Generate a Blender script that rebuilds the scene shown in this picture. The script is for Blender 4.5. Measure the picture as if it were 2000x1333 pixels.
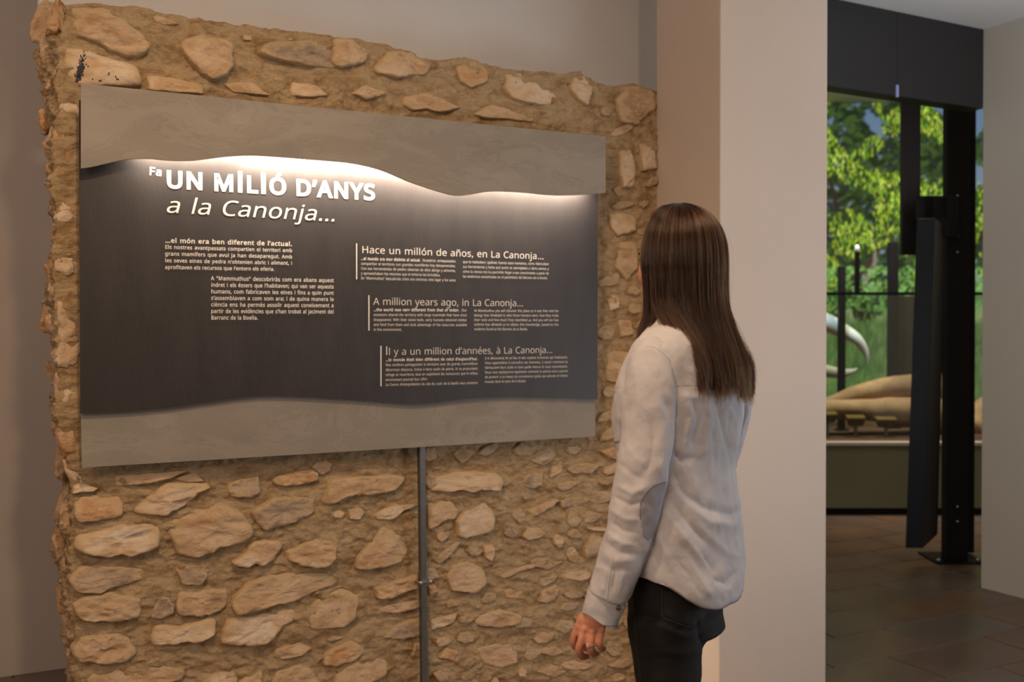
import bpy, bmesh, math, random
import numpy as np
from mathutils import Vector, Matrix
from mathutils.geometry import tessellate_polygon
from mathutils.bvhtree import BVHTree
random.seed(7); RNG = np.random.RandomState(11)
SC = bpy.context.scene; COL = SC.collection
for o in list(bpy.data.objects): bpy.data.objects.remove(o)

# ------------------------------------------------------------ camera
W, H, FPX = 2000, 1333, 1944.0
TH = math.radians(27.2); HOR = 648.0; CAMZ = 1.38
PITCH = math.atan((H/2-HOR)/FPX)
RGT = np.array([math.cos(TH), -math.sin(TH), 0.0]); FW0 = np.array([math.sin(TH), math.cos(TH), 0.0])
FWD = FW0*math.cos(PITCH)+np.array([0, 0, -math.sin(PITCH)]); UPV = FW0*math.sin(PITCH)+np.array([0, 0, math.cos(PITCH)])
EYE = np.array([0, 0, CAMZ])
cd = bpy.data.cameras.new('camera'); cam = bpy.data.objects.new('camera', cd); COL.objects.link(cam)
cd.sensor_width = 36; cd.lens = FPX/W*36; cd.clip_start = .05; cd.clip_end = 100
M = Matrix.Identity(4)
for i in range(3): M[i][0], M[i][1], M[i][2], M[i][3] = RGT[i], UPV[i], -FWD[i], EYE[i]
cam.matrix_world = M; SC.camera = cam
cd.dof.use_dof = True; cd.dof.focus_distance = 2.55; cd.dof.aperture_fstop = 3.2

def ray(px, py): return FWD+RGT*((px-W/2)/FPX)+UPV*((H/2-py)/FPX)
def onY(px, py, Y): d = ray(px, py); return EYE+d*(Y/d[1])
def onX(px, py, X): d = ray(px, py); return EYE+d*(X/d[0])
def onZ(px, py, Z=0.0): d = ray(px, py); return EYE+d*((Z-CAMZ)/d[2])
def atD(px, py, D): d = ray(px, py); return EYE+d*(D/float(np.dot(d, FW0)))
def LDZ(L, D, z): return RGT*L+FW0*D+np.array([0, 0, z])
def to_px(P):
    P = np.asarray(P)-EYE; d = P@FWD
    return W/2+FPX*(P@RGT)/d, H/2-FPX*(P@UPV)/d

# ------------------------------------------------------------ world, exposure, lights
SC.view_settings.view_transform = 'Standard'; SC.view_settings.look = 'None'
SC.view_settings.exposure = 0.45; SC.view_settings.gamma = 1.0; SC.view_settings.use_curve_mapping = False
wd = bpy.data.worlds.new('world'); SC.world = wd; wd.use_nodes = True
wd.node_tree.nodes['Background'].inputs[0].default_value = (.84, .66, .52, 1); wd.node_tree.nodes['Background'].inputs[1].default_value = .23
def area(name, loc, target, size, power, color, sy=None, spread=None):
    l = bpy.data.lights.new(name, 'AREA'); l.energy = power; l.color = color; l.size = size
    if sy: l.shape = 'RECTANGLE'; l.size_y = sy
    if spread: l.spread = spread
    o = bpy.data.objects.new(name, l); COL.objects.link(o); o.location = loc
    o.rotation_euler = (Vector(target)-Vector(loc)).to_track_quat('-Z', 'Y').to_euler(); return o
def spot(name, loc, target, power, color, angle=70, blend=.8, radius=.08):
    l = bpy.data.lights.new(name, 'SPOT'); l.energy = power; l.color = color; l.spot_size = math.radians(angle); l.spot_blend = blend; l.shadow_soft_size = radius
    o = bpy.data.objects.new(name, l); COL.objects.link(o); o.location = loc
    o.rotation_euler = (Vector(target)-Vector(loc)).to_track_quat('-Z', 'Y').to_euler(); return o
WARM = (1, .685, .41)
spot('spot_wall_light', (.25, 1.35, 2.93), (.75, 3.2, .2), 66, WARM, 105, .9, .05)
spot('spot_wall_light', (1.5, 1.0, 2.93), (1.75, 3.2, .4), 22, (1, .74, .5), 140, 1.0, .06)
area('ceiling_light', (-1.6, .1, 2.85), (1.6, 2.2, 1.0), 1.3, 52, (1, .71, .52))
area('uplight_fill', (3.1, 1.0, .9), (2.0, 3.2, 3.0), .9, 11, (.88, .93, 1))  # unseen upward fill for the ceiling and upper plaster
area('uplight_fill', (3.95, 2.2, 2.3), (3.6, 2.6, 3.0), .5, 3.2, (.95, .96, 1))  # added out of view to brighten the ceiling on the right
area('cool_fill', (4.3, .6, 1.3), (2.2, 3.0, 1.8), 1.2, 8, (.82, .90, 1.0))  # added cool fill from the right, no window there
area('passage_light', (-.9, 3.2, 2.9), (-.9, 4.4, .4), .8, 4, (1, .74, .56))
area('gallery_fill', tuple(LDZ(3.0, 6.6, 3.6)), tuple(LDZ(3.0, 6.9, 0)), .8, 26, (1, .84, .64))  # unseen fill added to brighten the gallery floor
spot('exhibit_light', tuple(LDZ(3.0, 7.6, 3.6)), tuple(LDZ(3.1, 8.0, .8)), 190, (1, .82, .58), 70, .8, .1)
spot('exhibit_light', tuple(LDZ(2.2, 7.4, 3.6)), tuple(LDZ(2.8, 8.4, 1.2)), 190, (.85, .93, 1), 60, .8, .1)

# ------------------------------------------------------------ helpers
def hsh(ix, iy, iz):
    n = (ix*374761393+iy*668265263+iz*1274126177) & 0xffffffff
    n = ((n ^ (n >> 13))*1274126177) & 0xffffffff
    return ((n ^ (n >> 16)) & 0xffff)/32767.5-1.0
def vn(P, s=1.0, seed=0):
    P = np.asarray(P, dtype=float)*s+seed*17.31
    i = np.floor(P).astype(np.int64); f = P-i; f = f*f*(3-2*f)
    x, y, z = i[..., 0], i[..., 1], i[..., 2]; fx, fy, fz = f[..., 0], f[..., 1], f[..., 2]
    r = 0
    for a in (0, 1):
        for b in (0, 1):
            for c in (0, 1):
                r = r+hsh(x+a, y+b, z+c)*(fx if a else 1-fx)*(fy if b else 1-fy)*(fz if c else 1-fz)
    return r
def fbm(P, s, o=4, seed=0, g=.5):
    r = 0; a = 1.0
    for k in range(o): r = r+a*vn(P, s*2**k, seed+k*3); a *= g
    return r
def mesh_obj(name, verts, faces, mat=None, parent=None, smooth=True, loc=None):
    v = np.asarray(verts, dtype=float)
    if parent is not None and loc is None:
        p = parent; w = Vector((0, 0, 0))
        while p is not None: w = w+p.location; p = p.parent
        v = v-np.array(w)
    me = bpy.data.meshes.new(name); me.from_pydata(v.tolist(), [], [list(map(int, f)) for f in faces]); me.update()
    if smooth:
        me.polygons.foreach_set('use_smooth', [True]*len(me.polygons))
    ob = bpy.data.objects.new(name, me); COL.objects.link(ob)
    if mat: me.materials.append(mat)
    if parent is not None: ob.parent = parent
    return ob
def tag(o, label=None, cat=None, group=None, kind=None):
    if label: o['label'] = label
    if cat: o['category'] = cat
    if group: o['group'] = group
    if kind: o['kind'] = kind
    return o
def empty(name, loc, parent=None):
    o = bpy.data.objects.new(name, None); COL.objects.link(o); o.location = tuple(loc); o.empty_display_size = .1
    return o
def box_vf(c):
    F = [(0, 3, 2, 1), (4, 5, 6, 7), (0, 1, 5, 4), (1, 2, 6, 5), (2, 3, 7, 6), (3, 0, 4, 7)]
    return c, F
def bevel(o, w=.004, seg=2):
    m = o.modifiers.new('b', 'BEVEL'); m.width = w; m.segments = seg; m.limit_method = 'ANGLE'; return o
def box(name, x0, x1, y0, y1, z0, z1, mat, parent=None, bv=0):
    c = [(x0, y0, z0), (x1, y0, z0), (x1, y1, z0), (x0, y1, z0), (x0, y0, z1), (x1, y0, z1), (x1, y1, z1), (x0, y1, z1)]
    v, f = box_vf(c); o = mesh_obj(name, v, f, mat, parent, smooth=False)
    if bv: bevel(o, bv)
    return o
def boxLD(name, L0, L1, D0, D1, z0, z1, mat, parent=None, bv=0):
    c = [LDZ(a, b, z) for z in (z0, z1) for a, b in ((L0, D0), (L1, D0), (L1, D1), (L0, D1))]
    v, f = box_vf(c); o = mesh_obj(name, v, f, mat, parent, smooth=False)
    if bv: bevel(o, bv)
    return o
def frames(pts):
    pts = [Vector(p) for p in pts]; n = len(pts); T = []
    for i in range(n): T.append((pts[min(i+1, n-1)]-pts[max(i-1, 0)]).normalized())
    up = Vector((0, 0, 1)) if abs(T[0].z) < .9 else Vector((0, 1, 0))
    N = (up-T[0]*up.dot(T[0])).normalized(); out = []
    for t in T:
        N = (N-t*N.dot(t)).normalized(); out.append((t, N, t.cross(N)))
    return out
def tube_vf(pts, rad, n=10, cap=True, ref=None):
    """rad: scalars or (rn, rb) pairs per point; ref: fixed normal direction"""
    fr = frames(pts); V = []; F = []
    for i, (p, r) in enumerate(zip(pts, rad)):
        t, N, B = fr[i]
        if ref is not None:
            N = Vector(ref); N = (N-t*N.dot(t)).normalized(); B = t.cross(N)
        ra, rb = (r if isinstance(r, (tuple, list)) else (r, r))
        for k in range(n):
            a = 2*math.pi*k/n; V.append(np.array(p)+np.array(N)*ra*math.cos(a)+np.array(B)*rb*math.sin(a))
    m = len(pts)
    for i in range(m-1):
        for k in range(n):
            a = i*n+k; b = i*n+(k+1) % n; F.append((a, b, b+n, a+n))
    if cap: F.append(tuple(range(n-1, -1, -1))); F.append(tuple(range((m-1)*n, m*n)))
    return V, F
def spline(pts, n):
    """Catmull-Rom resample of control rows (any width)"""
    P = np.asarray(pts, dtype=float); m = len(P); out = []
    for u in np.linspace(0, m-1, n):
        i = min(int(u), m-2); t = u-i
        p0, p1, p2, p3 = P[max(i-1, 0)], P[i], P[i+1], P[min(i+2, m-1)]
        out.append(.5*((2*p1)+(-p0+p2)*t+(2*p0-5*p1+4*p2-p3)*t*t+(-p0+3*p1-3*p2+p3)*t**3))
    return np.array(out)
def join(*vfs):
    V = []; F = []
    for v, f in vfs:
        b = len(V); V += list(v); F += [tuple(i+b for i in q) for q in f]
    return V, F
def ellipsoid(c, r, nu=20, nv=14, axes=None):
    V = []; F = []
    A = np.eye(3) if axes is None else np.array(axes)
    for j in range(nv+1):
        ph = math.pi*j/nv
        for i in range(nu):
            th = 2*math.pi*i/nu
            d = np.array([math.sin(ph)*math.cos(th)*r[0], math.sin(ph)*math.sin(th)*r[1], math.cos(ph)*r[2]])
            V.append(np.array(c)+d@A)
    for j in range(nv):
        for i in range(nu):
            a = j*nu+i; b = j*nu+(i+1) % nu; F.append((a, a+nu, b+nu, b))
    return V, F
def prism(outline, Y0, Y1):
    """outline: list of (X,Z) ; closed slab between planes Y0 (front) and Y1"""
    n = len(outline); V = [(x, Y0, z) for x, z in outline]+[(x, Y1, z) for x, z in outline]
    F = [tuple(range(n)), tuple(range(2*n-1, n-1, -1))]
    for i in range(n): j = (i+1) % n; F.append((j, i, i+n, j+n))
    return V, F

# ------------------------------------------------------------ materials
def new_mat(name):
    m = bpy.data.materials.new(name); m.use_nodes = True; nt = m.node_tree; return m, nt, nt.nodes['Principled BSDF']
def mat(name, base, rough=.6, var=0.0, vscale=3.0, c2=None, bump=0.0, bscale=60.0, metal=0.0, spec=.4, stretch=(1, 1, 1), bump2=0.0, b2scale=12.0, c3=None, detail=6.0, coat=0):
    m, nt, b = new_mat(name); N = nt.nodes; L = nt.links
    b.inputs['Roughness'].default_value = rough; b.inputs['Metallic'].default_value = metal; b.inputs['Specular IOR Level'].default_value = spec
    if coat: b.inputs['Coat Weight'].default_value = coat; b.inputs['Coat Roughness'].default_value = .15
    tc = N.new('ShaderNodeTexCoord'); mp = N.new('ShaderNodeMapping'); mp.inputs['Scale'].default_value = stretch
    L.new(tc.outputs['Object'], mp.inputs[0])
    if c2 is None: c2 = tuple(max(0, c*(1-var)) for c in base)
    n1 = N.new('ShaderNodeTexNoise'); n1.inputs['Scale'].default_value = vscale; n1.inputs['Detail'].default_value = detail; n1.inputs['Roughness'].default_value = .6
    L.new(mp.outputs[0], n1.inputs[0])
    cr = N.new('ShaderNodeValToRGB'); e = cr.color_ramp.elements
    e[0].position = .3; e[0].color = (*c2, 1); e[1].position = .68; e[1].color = (*base, 1)
    if c3: x = cr.color_ramp.elements.new(.82); x.color = (*c3, 1)
    L.new(n1.outputs[0], cr.inputs[0]); L.new(cr.outputs[0], b.inputs['Base Color'])
    last = None
    for amt, sc_ in ((bump, bscale), (bump2, b2scale)):
        if amt:
            nn = N.new('ShaderNodeTexNoise'); nn.inputs['Scale'].default_value = sc_; nn.inputs['Detail'].default_value = 8; nn.inputs['Roughness'].default_value = .62
            L.new(mp.outputs[0], nn.inputs[0]); bp = N.new('ShaderNodeBump'); bp.inputs['Strength'].default_value = 1; bp.inputs['Distance'].default_value = amt
            L.new(nn.outputs[0], bp.inputs['Height'])
            if last: L.new(last.outputs[0], bp.inputs['Normal'])
            last = bp
    if last: L.new(last.outputs[0], b.inputs['Normal'])
    return m
def stone_mat(name, cols, dust, scale=9, bump=.004, seed=0.0):
    m, nt, b = new_mat(name); N = nt.nodes; L = nt.links; b.inputs['Roughness'].default_value = .9; b.inputs['Specular IOR Level'].default_value = .15
    tc = N.new('ShaderNodeTexCoord'); mp = N.new('ShaderNodeMapping'); mp.inputs['Scale'].default_value = (1, 1, 1.8); mp.inputs['Location'].default_value = (seed, 0, seed); mp.inputs['Rotation'].default_value = (0, .25, 0); L.new(tc.outputs['Object'], mp.inputs[0])
    n1 = N.new('ShaderNodeTexNoise'); n1.inputs['Scale'].default_value = scale; n1.inputs['Detail'].default_value = 9; n1.inputs['Roughness'].default_value = .68; n1.inputs['Distortion'].default_value = .6; L.new(mp.outputs[0], n1.inputs[0])
    cr = N.new('ShaderNodeValToRGB'); el = cr.color_ramp.elements; ps = [.28, .42, .52, .62, .76]
    el[0].position = ps[0]; el[0].color = (*cols[0], 1); el[1].position = ps[-1]; el[1].color = (*cols[4], 1)
    for p_, c_ in zip(ps[1:-1], cols[1:4]): x = el.new(p_); x.color = (*c_, 1)
    L.new(n1.outputs[0], cr.inputs[0])
    at = N.new('ShaderNodeAttribute'); at.attribute_name = 'rim'
    n2 = N.new('ShaderNodeTexNoise'); n2.inputs['Scale'].default_value = 22; n2.inputs['Detail'].default_value = 8; n2.inputs['Roughness'].default_value = .7; L.new(mp.outputs[0], n2.inputs[0])
    ad = N.new('ShaderNodeMath'); ad.operation = 'MULTIPLY_ADD'; ad.inputs[1].default_value = 1.5; L.new(n2.outputs[0], ad.inputs[0])
    sb = N.new('ShaderNodeMath'); sb.operation = 'SUBTRACT'; sb.inputs[1].default_value = 1.02; L.new(at.outputs['Fac'], sb.inputs[0]); L.new(sb.outputs[0], ad.inputs[2])
    st = N.new('ShaderNodeMapRange'); st.inputs[1].default_value = -.15; st.inputs[2].default_value = .25; L.new(ad.outputs[0], st.inputs[0])
    mx = N.new('ShaderNodeMixRGB'); mx.inputs[2].default_value = (*dust, 1); L.new(st.outputs[0], mx.inputs[0]); L.new(cr.outputs[0], mx.inputs[1]); L.new(mx.outputs[0], b.inputs['Base Color'])
    last = None
    for sc_, d_ in ((18, bump*2.2), (55, bump), (190, bump*.35)):
        nn = N.new('ShaderNodeTexNoise'); nn.inputs['Scale'].default_value = sc_; nn.inputs['Detail'].default_value = 6; nn.inputs['Roughness'].default_value = .65; nn.inputs['Distortion'].default_value = .4; L.new(mp.outputs[0], nn.inputs[0])
        bp = N.new('ShaderNodeBump'); bp.inputs['Distance'].default_value = d_; L.new(nn.outputs[0], bp.inputs['Height'])
        if last: L.new(last.outputs[0], bp.inputs['Normal'])
        last = bp
    L.new(last.outputs[0], b.inputs['Normal']); return m
def emis(name, col, s):
    m, nt, b = new_mat(name); b.inputs['Base Color'].default_value = (*col, 1); b.inputs['Emission Color'].default_value = (*col, 1); b.inputs['Emission Strength'].default_value = s; return m
M_plaster = mat('plaster', (.61, .60, .59), .85, .05, 2.0, bump=.0006, bscale=140)
M_pillar = mat('pillar_plaster', (.575, .48, .405), .85, .04, 2.0, bump=.0005, bscale=160)
M_rwall = mat('painted_wall', (.56, .555, .50), .8, .04, 1.5, bump=.0005, bscale=120)
M_lwall = mat('shade_plaster', (.46, .405, .37), .85, .10, 1.2, bump=.0005, bscale=120)  # shade on the left wall put into this darker plaster colour
M_ceil = mat('ceiling_paint', (.84, .84, .83), .9, .03, 2)
DUST = (.56, .405, .235)
M_mortar = stone_mat('lime_mortar', [(.26, .165, .08), (.45, .30, .16), (.56, .405, .235), (.60, .44, .26), (.68, .53, .36)], (.60, .43, .25), 14, .010)
M_stone = [stone_mat('stone_tan', [(.33, .22, .14), (.47, .30, .17), (.58, .41, .26), (.62, .46, .31), (.66, .53, .40)], DUST, 7, .005, 1),
           stone_mat('stone_pale', [(.40, .28, .18), (.55, .38, .23), (.62, .48, .34), (.65, .53, .40), (.68, .59, .48)], DUST, 6, .0035, 3),
           stone_mat('stone_orange', [(.34, .19, .10), (.52, .29, .14), (.60, .38, .21), (.63, .43, .26), (.66, .51, .36)], DUST, 7, .005, 5),
           stone_mat('stone_grey', [(.20, .155, .12), (.36, .27, .19), (.50, .37, .25), (.56, .42, .28), (.62, .48, .33)], DUST, 9, .006, 7)]
M_board = mat('render_board', (.27, .24, .198), .65, c2=(.225, .196, .162), c3=(.295, .265, .222), vscale=3.2, bump=.0007, bscale=22, spec=.35, stretch=(1, 1, 2.2), detail=9)
nt = M_board.node_tree; b = nt.nodes['Principled BSDF']; src = b.inputs['Base Color'].links[0].from_socket
sw = nt.nodes.new('ShaderNodeTexNoise'); sw.inputs['Scale'].default_value = 2.6; sw.inputs['Detail'].default_value = 3; sw.inputs['Distortion'].default_value = 2.2
nt.links.new([n for n in nt.nodes if n.type == 'MAPPING'][0].outputs[0], sw.inputs[0])
rp_ = nt.nodes.new('ShaderNodeValToRGB'); e_ = rp_.color_ramp.elements; e_[0].position = .40; e_[0].color = (.90, .90, .90, 1); e_[1].position = .60; e_[1].color = (1.04, 1.04, 1.04, 1)
for p_, v_ in ((.47, .93), (.485, .83), (.50, 1.0), (.53, .97), (.542, .86), (.555, 1.02)): x_ = e_.new(p_); x_.color = (v_, v_, v_, 1)
ml = nt.nodes.new('ShaderNodeMixRGB'); ml.blend_type = 'MULTIPLY'; ml.inputs[0].default_value = .8; nt.links.new(sw.outputs[0], rp_.inputs[0]); nt.links.new(src, ml.inputs[1]); nt.links.new(rp_.outputs[0], ml.inputs[2]); nt.links.new(ml.outputs[0], b.inputs['Base Color'])
M_dark = mat('dark_board', (.027, .022, .021), .5, c2=(.018, .015, .0145), vscale=6, bump=.0005, bscale=50, spec=.4, stretch=(2.4, 1, .5), detail=9)
M_text = mat('white_print', (.55, .50, .445), .75, .02, 5)
M_steel = mat('galvanised_steel', (.16, .155, .15), .42, .2, 30, metal=.7, bump=.0002, bscale=200)
M_clip = mat('bright_steel', (.7, .7, .7), .25, .1, 30, metal=1)
M_black = mat('black_steel', (.008, .008, .010), .5, .3, 8, spec=.22)
M_blackpan = mat('black_fascia', (.024, .023, .027), .45, .2, 1.5, spec=.5, bump=.0003, bscale=90)
M_edge = mat('board_edge', (.10, .085, .075), .6, .1, 5)
M_grout = mat('floor_grout', (.20, .17, .145), .7, .3, 20)
M_tile = [mat('slate_brown', (.16, .105, .078), .30, c2=(.10, .070, .056), c3=(.18, .12, .08), vscale=4, bump=.0010, bscale=14, spec=.5),
          mat('slate_grey', (.14, .11, .09), .28, c2=(.10, .08, .066), c3=(.16, .125, .10), vscale=4, bump=.0010, bscale=14, spec=.5),
          mat('slate_rust', (.17, .10, .06), .32, c2=(.10, .065, .05), c3=(.20, .12, .07), vscale=3, bump=.0010, bscale=14, spec=.5)]
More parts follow.
